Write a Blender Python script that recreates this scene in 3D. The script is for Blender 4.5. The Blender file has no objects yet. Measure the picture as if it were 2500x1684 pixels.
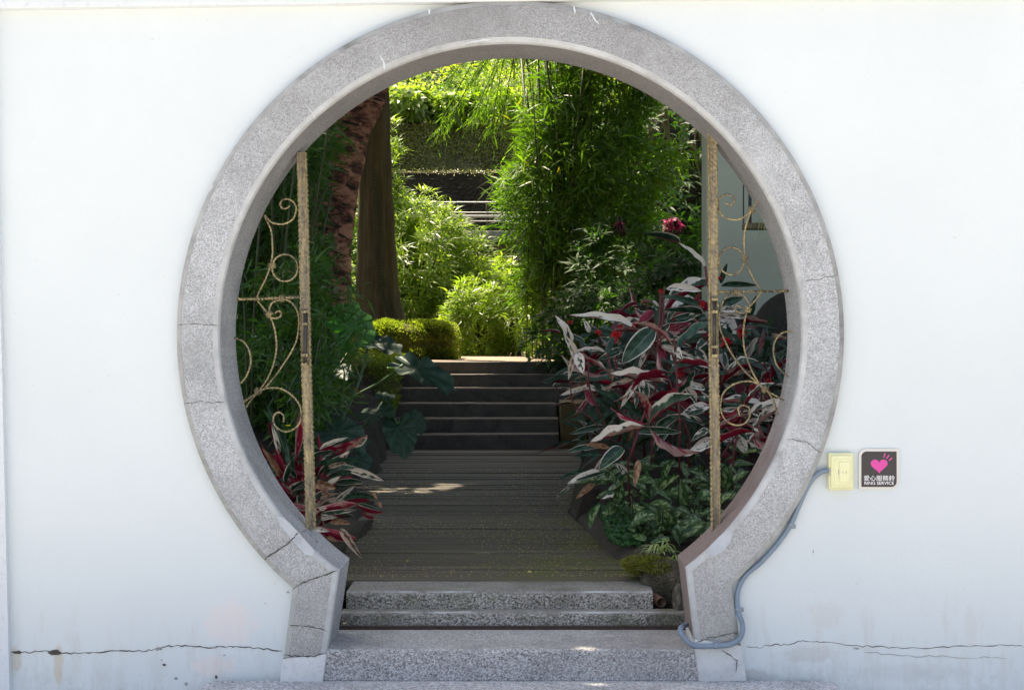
import bpy, bmesh, math, random
import numpy as np
from mathutils import Vector, Matrix
R = math.radians
rng = np.random.default_rng(7)
random.seed(7)
sc = bpy.context.scene
C = sc.collection

# ------------------------------------------------------------------ camera, world, sun, exposure
F = 3520.0            # focal length in photo pixels (photo 2500 x 1684)
ZC = 1.5              # eye height
cam = bpy.data.cameras.new('camera'); camo = bpy.data.objects.new('camera', cam); C.objects.link(camo)
camo.location = (0, -5.5, ZC); camo.rotation_euler = (R(90), 0, 0)
cam.sensor_width = 36; cam.lens = F/2500*36
cam.shift_x = (1250-1300)/2500; cam.shift_y = (812-842)/2500
cam.clip_start = 0.05; cam.clip_end = 400
sc.camera = camo

SUN_EL, SUN_AZ = 65.0, -38.0       # elevation; azimuth measured from +Y towards +X (negative: from the left)
sd = Vector((math.sin(R(SUN_AZ))*math.cos(R(SUN_EL)), math.cos(R(SUN_AZ))*math.cos(R(SUN_EL)), math.sin(R(SUN_EL))))
w = bpy.data.worlds.new('World'); sc.world = w; w.use_nodes = True
wn = w.node_tree.nodes; bg = wn['Background']
sky = wn.new('ShaderNodeTexSky'); sky.sky_type = 'NISHITA'; sky.sun_disc = False
sky.sun_elevation = R(SUN_EL); sky.sun_rotation = R(SUN_AZ); sky.dust_density = 4.0; sky.air_density = 1.0; sky.ozone_density = 1.0
w.node_tree.links.new(sky.outputs[0], bg.inputs[0]); bg.inputs[1].default_value = 0.15
sun = bpy.data.lights.new('sun', 'SUN'); suno = bpy.data.objects.new('sun', sun); C.objects.link(suno)
sun.energy = 5.0; sun.angle = R(0.53); sun.color = (1.0, 0.93, 0.80)
suno.rotation_euler = sd.to_track_quat('Z', 'Y').to_euler(); suno.location = (-4, 6, 14)
vs = sc.view_settings
sc.display_settings.display_device = 'sRGB'
vs.view_transform = 'Standard'; vs.look = 'None'; vs.gamma = 1; vs.use_curve_mapping = False
vs.exposure = 1.36
vs.use_white_balance = True; vs.white_balance_temperature = 7350; vs.white_balance_tint = 12

def P(px, py, d):
    """photo pixel + distance along the view axis -> point in the place"""
    return Vector(((px-1300)*d/F, d-5.5, ZC+(812-py)*d/F))

# ------------------------------------------------------------------ node helper
class NT:
    def __init__(s, name):
        s.m = bpy.data.materials.new(name); s.m.use_nodes = True; s.t = s.m.node_tree; s.n = s.t.nodes
        s.b = s.n['Principled BSDF']; s.out = s.n['Material Output']; s.tc = s.n.new('ShaderNodeTexCoord')
    def add(s, typ, ins=None, **kw):
        n = s.n.new('ShaderNode'+typ)
        for k, v in kw.items(): setattr(n, k, v)
        for k, v in (ins or {}).items():
            i = n.inputs[k]
            if hasattr(v, 'is_output') or isinstance(v, bpy.types.NodeSocket): s.t.links.new(v, i)
            else: i.default_value = v
        return n
    def link(s, a, b): s.t.links.new(a, b)
    def vec(s, scale=(1,1,1), src='Object', rot=(0,0,0)):
        return s.add('Mapping', {'Vector': s.tc.outputs[src], 'Scale': scale, 'Rotation': rot}).outputs[0]
    def noise(s, scale, vec=None, detail=4, rough=.55, dist=0):
        n = s.add('TexNoise', {'Scale': scale, 'Detail': detail, 'Roughness': rough, 'Distortion': dist})
        s.link(vec if vec is not None else s.tc.outputs['Object'], n.inputs['Vector']); return n.outputs['Fac']
    def ramp(s, fac, stops, interp='LINEAR'):
        n = s.add('ValToRGB', {'Fac': fac}); e = n.color_ramp.elements; n.color_ramp.interpolation = interp
        while len(e) < len(stops): e.new(0.5)
        for i, (p, c) in enumerate(stops):
            e[i].position = p; e[i].color = (*c, 1) if len(c) == 3 else c
        return n.outputs['Color']
    def mr(s, v, a, b, c=0., d=1., smooth=False):
        n = s.add('MapRange', {'Value': v, 'From Min': a, 'From Max': b, 'To Min': c, 'To Max': d})
        if smooth: n.interpolation_type = 'SMOOTHSTEP'
        return n.outputs['Result']
    def mix(s, f, a, b, mode='MIX'):
        n = s.add('Mix', data_type='RGBA', blend_type=mode)
        for i, v in ((0, f), (6, a), (7, b)):
            if isinstance(v, bpy.types.NodeSocket): s.link(v, n.inputs[i])
            else: n.inputs[i].default_value = (*v, 1) if isinstance(v, tuple) and len(v) == 3 else v
        return n.outputs[2]
    def math(s, op, a, b=0., c=0.):
        n = s.add('Math', operation=op)
        for i, v in enumerate((a, b, c)):
            if isinstance(v, bpy.types.NodeSocket): s.link(v, n.inputs[i])
            else: n.inputs[i].default_value = v
        return n.outputs[0]
    def bump(s, h, strength=.3, dist=.01):
        n = s.add('Bump', {'Height': h, 'Strength': strength, 'Distance': dist}); s.link(n.outputs[0], s.b.inputs['Normal'])
    def color(s, c):
        if isinstance(c, bpy.types.NodeSocket): s.link(c, s.b.inputs['Base Color'])
        else: s.b.inputs['Base Color'].default_value = (*c, 1)
    def setb(s, **kw):
        for k, v in kw.items():
            i = s.b.inputs[k.replace('_', ' ')]
            if isinstance(v, bpy.types.NodeSocket): s.link(v, i)
            else: i.default_value = v
    def xyz(s, src='Object'):
        return s.add('SeparateXYZ', {'Vector': s.tc.outputs[src]}).outputs

M = {}
def simple(name, c, rough=.7, metal=0., var=.0, vs_=20, bump=0, spec=.5):
    t = NT(name)
    if var:
        f = t.noise(vs_); t.color(t.mix(t.mr(f, .3, .7), tuple(x*(1-var) for x in c), tuple(min(1, x*(1+var)) for x in c)))
        if bump: t.bump(f, bump, .01)
    else: t.color(c)
    t.setb(Roughness=rough, Metallic=metal); t.b.inputs['Specular IOR Level'].default_value = spec
    M[name] = t.m; return t.m

# white painted plaster with faint trowel relief, mottling and low dirt
def m_plaster():
    t = NT('white_plaster'); x, y, z = t.xyz()
    big = t.noise(1.1, detail=5); fine = t.noise(70, detail=5); mid = t.noise(14, detail=4)
    col = t.mix(t.mr(big, .3, .7), (.645,.690,.700), (.690,.735,.742))
    sp = t.noise(55, detail=2)
    col = t.mix(t.math('MULTIPLY', t.mr(sp, .73, .77), .35), col, (.45,.43,.40))
    # grime near the ground, in drips
    dn = t.noise(5, t.vec((3.0,3,.7)), detail=7, rough=.7)
    low = t.mr(z, .62, .10)
    g = t.math('MULTIPLY', t.mr(t.math('ADD', dn, t.math('MULTIPLY', low, .20)), .62, .84), t.mr(z, .8, .35))
    col = t.mix(t.math('MULTIPLY', g, .38), col, (.50,.47,.42))
    dn2 = t.noise(9, detail=7, rough=.75)
    low2 = t.math('MULTIPLY', t.mr(dn2, .50, .72), t.mr(z, .30, .14))
    col = t.mix(t.math('MULTIPLY', low2, .6), col, (.42,.42,.39))
    def patch(col, cx, cz, rx, rz, c, k):
        dx = t.math('DIVIDE', t.math('SUBTRACT', x, cx), rx); dz = t.math('DIVIDE', t.math('SUBTRACT', z, cz), rz)
        d = t.math('ADD', t.math('MULTIPLY', dx, dx), t.math('MULTIPLY', dz, dz))
        d = t.math('ADD', d, t.math('MULTIPLY', t.math('SUBTRACT', t.noise(17, detail=7, rough=.72), .5), 2.6))
        return t.mix(t.math('MULTIPLY', t.mr(d, 1.0, .2, 0, 1, True), k), col, c)
    def wp(px, py): p = P(px, py, 5.54); return p.x, p.z
    for (px, py, rx, rz, c, k) in ((2020,1500,.08,.06,(.62,.55,.50),.26), (1975,1595,.15,.04,(.50,.49,.45),.4), (2370,1525,.03,.09,(.62,.60,.56),.35),
                                   (2230,1640,.3,.04,(.55,.56,.56),.3), (560,1520,.12,.10,(.86,.68,.64),.35), (520,1625,.10,.05,(.85,.66,.62),.35),
                                   (35,1610,.03,.07,(.55,.45,.32),.5), (143,1615,.025,.09,(.58,.45,.30),.55), (1840,1650,.10,.03,(.45,.44,.42),.5)):
        a, b = wp(px, py); col = patch(col, a, b, rx, rz, c, k)
    t.color(col); t.setb(Roughness=.85)
    t.bump(t.math('ADD', t.math('MULTIPLY', fine, .35), t.math('MULTIPLY', mid, .8)), .35, .006)
    M['white_plaster'] = t.m
m_plaster()

# washed pebble (exposed aggregate) finishes
def m_pebble(name, scale, lo, hi, tint, dirt=0.4, moss=0., relief=.5, soft=0.):
    t = NT(name)
    v = t.add('TexVoronoi', {'Scale': scale, 'Vector': t.tc.outputs['Object']})
    cell = t.add('SeparateColor', {'Color': v.outputs['Color']}).outputs[0]
    n = t.noise(scale*.5, detail=3)
    col = t.ramp(cell, [(0., lo), (.22, tuple(l*.5+h*.28 for l, h in zip(lo, hi))), (.60, tuple(l*.3+h*.62 for l, h in zip(lo, hi))), (1., hi)])
    edge = t.mr(v.outputs['Distance'], .25, .75)
    col = t.mix(t.math('ADD', t.math('MULTIPLY', edge, .5), soft), col, tint)
    d = t.noise(3.2, detail=7, rough=.65)
    col = t.mix(t.math('MULTIPLY', t.mr(d, .46, .68), dirt), col, tuple(c*.42 for c in tint))
    d2 = t.noise(4.7, t.vec((1,1,1), rot=(.5,.2,.9)), detail=6, rough=.6)
    col = t.mix(t.math('MULTIPLY', t.mr(d2, .50, .75), .35), col, tuple(min(.75, c*1.45) for c in tint))
    if name == 'pebble_face':
        zz = t.xyz(); hi_ = t.noise(2.3, detail=6)
        col = t.mix(t.math('MULTIPLY', t.mr(t.math('ADD', zz[2], hi_), 2.45, 3.2), .55), col, (.17,.16,.15))
        col = t.mix(t.math('MULTIPLY', t.mr(t.math('ADD', zz[2], hi_), 1.35, .75), .35), col, (.30,.26,.21))
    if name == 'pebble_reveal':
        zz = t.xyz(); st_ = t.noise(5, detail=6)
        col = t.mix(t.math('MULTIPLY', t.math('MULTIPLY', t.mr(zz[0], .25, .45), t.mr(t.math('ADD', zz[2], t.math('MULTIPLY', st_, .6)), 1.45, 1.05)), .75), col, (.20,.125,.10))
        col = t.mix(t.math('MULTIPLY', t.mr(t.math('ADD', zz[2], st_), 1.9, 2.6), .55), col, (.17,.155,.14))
    if moss:
        g = t.noise(6, detail=7, rough=.7)
        col = t.mix(t.math('MULTIPLY', t.mr(g, .48, .68), moss), col, (.10,.11,.045))
    t.color(col); t.setb(Roughness=.8)
    t.bump(t.math('MULTIPLY', v.outputs['Distance'], -1), relief, .004)
    M[name] = t.m
m_pebble('pebble_face', 260, (.12,.115,.12), (.80,.82,.88), (.415,.43,.43), .5, soft=.28)
m_pebble('pebble_reveal', 300, (.13,.13,.135), (.66,.67,.68), (.34,.345,.345), .45)
m_pebble('pebble_step', 190, (.08,.074,.072), (.80,.79,.80), (.31,.30,.295), .3, 0., .8, soft=.12)
m_pebble('pebble_tread', 210, (.13,.125,.12), (.66,.67,.66), (.35,.35,.34), .5)
m_pebble('pebble_dark', 170, (.035,.032,.028), (.62,.60,.56), (.12,.11,.09), .6, .45, .8)
m_pebble('pebble_dark_tread', 230, (.07,.07,.06), (.42,.42,.39), (.20,.195,.165), .5, .45)
m_pebble('pebble_slab', 150, (.14,.14,.14), (.72,.74,.75), (.38,.40,.41), .3)

def m_nosing():
    t = NT('worn_nosing'); f = t.noise(7, t.vec((1,.3,.3)), detail=5); v = t.noise(240, detail=2)
    col = t.mix(t.mr(v, .4, .6), (.10,.10,.09), (.27,.27,.26)); col = t.mix(t.math('MULTIPLY', t.mr(f, .44, .66), .7), col, (.52,.55,.59)); t.color(col); t.setb(Roughness=.6); M['worn_nosing'] = t.m
m_nosing()
def m_cement(name, a, b, dirt=.5, scale=9):
    t = NT(name)
    f = t.noise(scale, detail=8, rough=.65); g = t.noise(60, detail=3)
    col = t.mix(t.mr(f, .3, .7), a, b)
    h = t.noise(4, detail=8, rough=.7, dist=.6)
    col = t.mix(t.math('MULTIPLY', t.mr(h, .52, .68), dirt), col, tuple(x*.38 for x in a))
    col = t.mix(t.math('MULTIPLY', t.mr(g, .55, .8), .25), col, (.22,.2,.18))
    t.color(col); t.setb(Roughness=.8); t.bump(f, .25, .006); M[name] = t.m
m_cement('cement_trim', (.38,.385,.385), (.53,.545,.545), .45)
m_cement('cement_outer', (.27,.27,.26), (.44,.445,.43), .55)
m_cement('cement_patch', (.55,.58,.60), (.70,.73,.75), .3)
m_cement('mortar', (.40,.43,.46), (.54,.57,.60), .45, 14)
m_cement('cement_base', (.55,.555,.55), (.72,.73,.73), .3, 5)
m_cement('coping_grey', (.66,.69,.71), (.70,.73,.75), .0, 3)
m_cement('street_pavement', (.38,.385,.38), (.46,.465,.46), .25, 2)
m_cement('stair_stone', (.065,.056,.044), (.14,.118,.09), .6, 5)
m_cement('landing_stone', (.20,.15,.10), (.30,.22,.15), .5, 6)
m_cement('building_wall', (.36,.39,.29), (.40,.43,.325), .04, 1.2)
m_cement('planter_face', (.016,.012,.008), (.045,.034,.022), .7, 14)
m_cement('ochre_block', (.10,.07,.02), (.17,.115,.035), .4, 6)
m_cement('grey_coping', (.20,.20,.18), (.30,.30,.27), .5, 5)
m_cement('crack_fill', (.05,.045,.04), (.09,.08,.07), .3, 40)

def m_wood():
    t = NT('deck_wood'); oi = t.add('ObjectInfo'); r = oi.outputs['Random']
    mp = t.add('Mapping', {'Vector': t.tc.outputs['Object'], 'Scale': (1.2, 55, 55)})
    off = t.add('CombineXYZ', {'X': t.math('MULTIPLY', r, 31.), 'Y': t.math('MULTIPLY', r, 77.)}); t.link(off.outputs[0], mp.inputs['Location'])
    g = t.noise(1.0, mp.outputs[0], detail=6, rough=.65)
    base = t.ramp(r, [(0, (.038,.033,.024)), (.35, (.070,.060,.043)), (.7, (.096,.086,.064)), (1, (.128,.095,.068))])
    col = t.mix(t.mr(g, .32, .68), t.mix(.72, base, (.012,.011,.008)), t.mix(.4, base, (.20,.175,.14)))
    big = t.noise(1.6, t.vec((1,1,1)), detail=5)
    wx, wy, wz = t.add('SeparateXYZ', {'Vector': t.add('NewGeometry').outputs['Position']}).outputs
    m1 = t.noise(3.5, t.add('NewGeometry').outputs['Position'], detail=6, rough=.65)
    right_edge = t.mr(wx, -.25, .35); near = t.mr(wy, 4.2, 1.2)
    ms = t.math('MULTIPLY', t.math('MULTIPLY', t.math('ADD', t.math('MULTIPLY', right_edge, .85), .22), near), t.mr(m1, .38, .62))
    col = t.mix(t.math('MINIMUM', ms, .8), col, (.085,.100,.014))
    t.color(col); t.setb(Roughness=.68); t.bump(g, .5, .006); M['deck_wood'] = t.m
m_wood()

def m_soil():
    t = NT('garden_soil_material'); f = t.noise(7, detail=8, rough=.7); g = t.noise(1.5, detail=4)
    col = t.ramp(f, [(.25, (.010,.008,.005)), (.55, (.035,.024,.014)), (.8, (.075,.05,.028))])
    col = t.mix(t.mr(g, .5, .7), col, (.035,.042,.012))
    t.color(col); t.setb(Roughness=.95); t.bump(f, .9, .05); M['soil'] = t.m
m_soil()

def m_mosswall(name, c1, c2, c3, s=3.5, vk=.35):
    t = NT(name); f = t.noise(s, detail=9, rough=.72); v = t.add('TexVoronoi', {'Scale': s*9, 'Vector': t.tc.outputs['Object']})
    col = t.ramp(f, [(.3, c1), (.5, c2), (.7, c3)])
    col = t.mix(t.mr(v.outputs['Distance'], .1, .6), t.mix(vk, col, (.2,.22,.08)), col)
    t.color(col); t.setb(Roughness=.95); t.bump(v.outputs['Distance'], .8, .06); M[name] = t.m
m_mosswall('fig_wall', (.04,.035,.016), (.10,.10,.03), (.18,.17,.06))
m_mosswall('dark_rock', (.008,.007,.004), (.024,.019,.009), (.06,.052,.02), 2., .04)
m_mosswall('moss_cushion', (.05,.07,.008), (.15,.17,.014), (.26,.22,.02), 30)
m_mosswall('corner_rock', (.03,.026,.018), (.13,.11,.08), (.28,.25,.19), 16)
m_mosswall('pale_rock', (.06,.05,.035), (.20,.185,.15), (.50,.48,.43), 20)
m_cement('jar_stone', (.010,.008,.005), (.030,.023,.014), .5, 8)

def m_bark():
    t = NT('mossy_bark'); f = t.noise(1, t.vec((14,14,1.6)), detail=8, rough=.7); g = t.noise(2.2, detail=6)
    col = t.ramp(f, [(.3, (.035,.022,.012)), (.55, (.11,.078,.038)), (.8, (.22,.16,.08))])
    col = t.mix(t.math('MULTIPLY', t.mr(g, .40, .62), .55), col, (.075,.070,.012))
    t.color(col); t.setb(Roughness=.9); t.bump(f, .9, .04); M['mossy_bark'] = t.m
    t = NT('red_bark'); f = t.noise(1, t.vec((5,5,13), rot=(0,.35,0)), detail=7, rough=.65, dist=.5)
    col = t.ramp(f, [(.36, (.016,.009,.007)), (.46, (.16,.06,.04)), (.56, (.50,.23,.14)), (.8, (.60,.35,.24))])
    t.color(col); t.setb(Roughness=.85); t.bump(f, 1., .06); M['red_bark'] = t.m
m_bark()

def m_leaf(name, ca, cb, trans=.45, rough=.45, tb=None, cc=None):
    """thin leaf: reflects and lets light through; colour varies leaf by leaf"""
    t = NT(name); a = t.add('Attribute', attribute_name='rnd').outputs['Fac']
    stops = [(0, ca), (1, cb)] if cc is None else [(0, ca), (.9, cb), (.97, cc)]
    col = t.ramp(a, stops); t.color(col); t.setb(Roughness=rough)
    tcol = t.mix(1., col, tb or (2.1, 2.3, .7), 'MULTIPLY')
    tr = t.add('BsdfTranslucent', {'Color': tcol}); mx = t.add('MixShader', {0: trans})
    t.link(t.b.outputs[0], mx.inputs[1]); t.link(tr.outputs[0], mx.inputs[2]); t.link(mx.outputs[0], t.out.inputs[0]); M[name] = t.m
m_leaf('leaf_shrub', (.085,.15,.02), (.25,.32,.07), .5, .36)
m_leaf('leaf_bamboo', (.034,.100,.012), (.125,.22,.028), .45, cc=(.16,.12,.02))
m_leaf('leaf_bamboo_near', (.028,.095,.018), (.07,.15,.032), .4, cc=(.22,.12,.03))
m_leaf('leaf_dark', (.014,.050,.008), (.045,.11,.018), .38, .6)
m_leaf('leaf_canopy', (.03,.08,.012), (.08,.15,.03), .38)
m_leaf('leaf_hedge', (.10,.145,.022), (.21,.25,.05), .45)
m_leaf('leaf_hill', (.12,.19,.025), (.32,.38,.08), .55)
m_leaf('leaf_lime', (.12,.20,.02), (.20,.28,.03), .55)
m_leaf('leaf_feather', (.05,.12,.012), (.12,.22,.025), .5)
m_leaf('petal_pink', (.30,.015,.08), (.50,.03,.15), .4, tb=(1,1,1))
m_leaf('petal_red', (.48,.012,.018), (.66,.025,.03), .3, tb=(1,1,1))
m_leaf('leaf_orange', (.5,.12,.03), (.6,.2,.05), .3, tb=(1,1,1))
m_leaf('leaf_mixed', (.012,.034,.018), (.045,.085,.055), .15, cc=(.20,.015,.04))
m_leaf('leaf_moss', (.07,.09,.010), (.22,.21,.02), .2)
m_leaf('leaf_clover', (.012,.075,.015), (.03,.12,.02), .3)
m_leaf('petal_yellow', (.50,.38,.14), (.80,.66,.28), .1)
m_leaf('petal_lemon', (.75,.60,.02), (.85,.72,.03), .2, tb=(1,1,1))
m_leaf('leaf_dry', (.25,.13,.06), (.42,.25,.13), .25, tb=(1,1,1))
m_leaf('leaf_spider', (.10,.20,.03), (.55,.60,.35), .3)

def m_variegated(name, agl=False):
    """broad leaf painted by its own growth: UV u runs across, v along; object colour = (whiteness, pinkness, deadness)"""
    t = NT(name); uv = t.add('SeparateXYZ', {'Vector': t.tc.outputs['UV']}).outputs
    oi = t.add('ObjectInfo'); cw, cp, cd = t.add('SeparateColor', {'Color': oi.outputs['Color']}).outputs
    a = t.math('ABSOLUTE', t.math('MULTIPLY', t.math('SUBTRACT', uv[0], .5), 2.))
    v = t.math('ADD', uv[1], t.math('MULTIPLY', oi.outputs['Random'], 13.))
    lat = t.math('SUBTRACT', v, t.math('MULTIPLY', a, .16))
    side = t.math('MULTIPLY', t.math('GREATER_THAN', uv[0], .5), 5.3)
    if not agl:
        vec = t.add('CombineXYZ', {'X': t.math('MULTIPLY', a, .8), 'Y': t.math('MULTIPLY', lat, 6.), 'Z': side}).outputs[0]
        n = t.noise(1.0, vec, detail=3, rough=.5)
        big = t.noise(1.0, t.add('CombineXYZ', {'X': t.math('MULTIPLY', a, 1.2), 'Y': t.math('MULTIPLY', v, 1.6), 'Z': side}).outputs[0], detail=2)
        k = t.math('ADD', t.math('MULTIPLY', a, .55), t.math('ADD', t.math('MULTIPLY', t.math('SUBTRACT', n, .5), 1.5), t.math('MULTIPLY', t.math('SUBTRACT', big, .5), 1.8)))
        k = t.math('ADD', k, t.math('MULTIPLY', t.math('SUBTRACT', cw, .5), 1.7))
        white = t.mr(k, .42, .56)
        rim = t.math('MULTIPLY', t.mr(a, .82, .92), t.mr(cw, .02, .15))
        white = t.math('MAXIMUM', white, rim)
        midrib = t.mr(a, .07, .02)
        green = t.mix(t.mr(n, .45, .7), (.016,.055,.030), (.07,.16,.10))
        green = t.mix(t.math('MULTIPLY', midrib, .8), green, (.20,.30,.17))
        cream = t.mix(cp, (.88,.84,.72), (.86,.66,.52))
        top = t.mix(white, green, cream)
        top = t.mix(cd, top, t.mix(t.mr(n, .4, .6), (.20,.085,.035), (.45,.27,.15)))
        under = t.mix(t.math('MULTIPLY', white, .75), (.30,.010,.035), (.66,.44,.36))
        under = t.mix(t.mr(n, .4, .65), under, t.mix(.4, under, (.05,.005,.03)))
        gm = t.add('NewGeometry'); col = t.mix(gm.outputs['Backfacing'], top, under)
        rough = .42
    else:
        vec = t.add('CombineXYZ', {'X': t.math('MULTIPLY', a, 1.6), 'Y': t.math('MULTIPLY', lat, 6.5), 'Z': side}).outputs[0]
        n = t.noise(1.0, vec, detail=3, rough=.6)
        inner = t.mr(a, .85, .45)
        patch = t.math('MULTIPLY', t.mr(n, .47, .58), inner)
        col = t.mix(patch, (.026,.080,.022), t.mix(cp, (.26,.38,.18), (.40,.50,.18)))
        col = t.mix(t.mr(a, .06, .02), col, (.16,.26,.09))
        rough = .38
    t.color(col); t.setb(Roughness=rough); t.bump(n, .25, .004)
    tr = t.add('BsdfTranslucent', {'Color': col}); mx = t.add('MixShader', {0: .18})
    t.link(t.b.outputs[0], mx.inputs[1]); t.link(tr.outputs[0], mx.inputs[2]); t.link(mx.outputs[0], t.out.inputs[0]); M[name] = t.m
m_variegated('stromanthe_leaf'); m_variegated('aglaonema_leaf', True)

def m_elephant():
    t = NT('elephant_ear_leaf'); uv = t.add('SeparateXYZ', {'Vector': t.tc.outputs['UV']}).outputs
    oi = t.add('ObjectInfo'); cw, cp, cd = t.add('SeparateColor', {'Color': oi.outputs['Color']}).outputs
    ang = t.math('MULTIPLY', uv[0], 26.); wv = t.math('ABSOLUTE', t.math('SINE', ang))
    vein = t.mr(wv, .10, .0)
    n = t.noise(9, detail=4)
    col = t.mix(t.mr(n, .3, .7), t.mix(cw, (.014,.045,.030), (.018,.10,.008)), t.mix(cw, (.036,.085,.055), (.035,.16,.012)))
    col = t.mix(t.math('MULTIPLY', vein, .55), col, (.10,.17,.10))
    t.color(col); t.setb(Roughness=.5); t.bump(t.math('ADD', wv, n), .35, .012)
    tr = t.add('BsdfTranslucent', {'Color': t.mix(1., col, (1.6,2.,.5), 'MULTIPLY')}); mx = t.add('MixShader', {0: .35})
    t.link(t.b.outputs[0], mx.inputs[1]); t.link(tr.outputs[0], mx.inputs[2]); t.link(mx.outputs[0], t.out.inputs[0]); M['elephant_ear_leaf'] = t.m
m_elephant()

def m_gilt():
    t = NT('gilt_iron'); f = t.noise(60, t.vec((1,1,.35)), detail=6, rough=.7); g = t.noise(7, detail=5)
    k = t.math('ADD', t.math('MULTIPLY', f, .6), t.math('MULTIPLY', g, .5))
    pit = t.noise(160, detail=2)
    e = t.add('NewGeometry').outputs['Pointiness']
    col = t.ramp(k, [(.36, (.07,.06,.05)), (.50, (.24,.195,.115)), (.66, (.52,.42,.21))])
    col = t.mix(t.mr(pit, .58, .66), col, (.03,.026,.022))
    t.color(col); t.setb(Roughness=.5, Metallic=.35); t.bump(f, .4, .004); M['gilt_iron'] = t.m
m_gilt()
def m_aged():
    t = NT('aged_iron'); f = t.noise(70, t.vec((1,1,.18)), detail=6, rough=.7); g = t.noise(9, t.vec((1,1,.5)), detail=5)
    k = t.math('ADD', t.math('MULTIPLY', f, .75), t.math('MULTIPLY', g, .4))
    col = t.ramp(k, [(.40, (.06,.052,.045)), (.54, (.20,.165,.115)), (.68, (.38,.30,.155)), (.8, (.60,.49,.24))])
    t.color(col); t.setb(Roughness=.5, Metallic=.25); t.bump(f, .5, .003); M['aged_iron'] = t.m
m_aged()
simple('gilt_edge', (.38,.31,.17), .5, .3, .45, 60, .2)
simple('dark_iron', (.05,.045,.045), .5, .3, .5, 40)
simple('rusty_pipe', (.12,.065,.045), .7, 0, .4, 30, .3)
simple('conduit_grey', (.20,.26,.33), .45, 0, .08, 30)
simple('clamp_grey', (.25,.29,.34), .4)
simple('cream_plastic', (.78,.76,.46), .45, 0, .04, 9)
simple('cream_mark', (.45,.45,.36), .5)
simple('sign_frame', (.66,.63,.60), .4, .15)
simple('sign_black', (.030,.026,.030), .35)
simple('sign_pink', (.72,.06,.34), .4)
simple('sign_white', (.86,.86,.86), .5)
simple('culm_green', (.045,.055,.012), .5, 0, .4, 6)
simple('stem_red', (.13,.022,.022), .5, 0, .4, 8)
simple('stem_green', (.05,.09,.03), .5, 0, .3, 8)
simple('stalk_green', (.06,.13,.035), .45, 0, .2, 8)
simple('twig_brown', (.035,.022,.012), .8)
simple('rail_steel', (.32,.32,.30), .45, .5)
simple('window_dark', (.02,.022,.022), .3)
simple('slot_brown', (.045,.025,.018), .6, 0, .4, 30)
simple('tray_wood', (.16,.12,.05), .6, 0, .3, 20)
simple('fern_scar', (.02,.045,.03), .8)

# ------------------------------------------------------------------ object helpers
def tag(o, label=None, cat=None, group=None, kind=None):
    for k, v in (('label', label), ('category', cat), ('group', group), ('kind', kind)):
        if v: o[k] = v
    return o
def thing(name, label, cat, loc=(0,0,0), group=None):
    o = bpy.data.objects.new(name, None); C.objects.link(o); o.location = loc; o.empty_display_size = .1
    return tag(o, label, cat, group)
def wloc(o):
    v = Vector((0,0,0))
    while o is not None: v += o.location; o = o.parent
    return v
def obj(name, verts, faces, mat, parent=None, smooth=False, uv=None, attr=None, loc=None):
    """verts in world space; origin goes to the parent's origin (or loc)"""
    me = bpy.data.meshes.new(name)
    verts = np.asarray(verts, dtype=float).reshape(-1, 3)
    org = wloc(parent) if parent is not None else Vector((0,0,0))
    o = bpy.data.objects.new(name, me)
    own = Vector(loc)-org if loc is not None else Vector((0,0,0))
    verts = verts - np.array(org+own)
    if isinstance(faces, np.ndarray):
        nf, k = faces.shape
        me.vertices.add(len(verts)); me.vertices.foreach_set('co', verts.ravel())
        me.loops.add(nf*k); me.loops.foreach_set('vertex_index', faces.ravel().astype(np.int32))
        me.polygons.add(nf); me.polygons.foreach_set('loop_start', np.arange(0, nf*k, k, dtype=np.int32))
        me.update(calc_edges=True)
    else:
        me.from_pydata([tuple(v) for v in verts], [], faces); me.update()
    if attr is not None:
        a = me.attributes.new('rnd', 'FLOAT', 'POINT'); a.data.foreach_set('value', np.asarray(attr, dtype=np.float32))
    if mat is not None: me.materials.append(M[mat] if isinstance(mat, str) else mat)
    if smooth: me.polygons.foreach_set('use_smooth', np.ones(len(me.polygons), dtype=bool))
    C.objects.link(o); o.location = own
    if parent is not None: o.parent = parent
    return o
def bm_obj(name, bm, mat, parent=None, smooth=False):
    bm.normal_update(); vs_ = [v.co.copy() for v in bm.verts]; bm.verts.index_update()
    fs = [[v.index for v in f.verts] for f in bm.faces]; bm.free()
    return obj(name, vs_, fs, mat, parent, smooth)
def bm_box(x0, x1, y0, y1, z0, z1, bevel=0, seg=2, bm=None):
    b = bm or bmesh.new()
    r = bmesh.ops.create_cube(b, size=1)['verts']
    for v in r: v.co = Vector((x0+(v.co.x+.5)*(x1-x0), y0+(v.co.y+.5)*(y1-y0), z0+(v.co.z+.5)*(z1-z0)))
    if bevel:
        es = list({e for v in r for e in v.link_edges})
        bmesh.ops.bevel(b, geom=es, offset=bevel, segments=seg, profile=.5, affect='EDGES')
    return b
def box(name, x0, x1, y0, y1, z0, z1, mat, parent=None, bevel=0, seg=2):
    return bm_obj(name, bm_box(x0, x1, y0, y1, z0, z1, bevel, seg), mat, parent)
def catmull(pts, n=8, closed=False):
    pts = [Vector(p) for p in pts]; out = []
    m = len(pts); rg = m if closed else m-1
    for i in range(rg):
        g = (lambda k: pts[k % m]) if closed else (lambda k: pts[max(0, min(m-1, k))])
        p0, p1, p2, p3 = g(i-1), g(i), g(i+1), g(i+2)
        for j in range(n):
            t = j/n
            out.append(.5*((2*p1)+(p2-p0)*t+(2*p0-5*p1+4*p2-p3)*t*t+(3*p1-p0-3*p2+p3)*t**3))
    if not closed: out.append(pts[-1])
    return out
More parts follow.
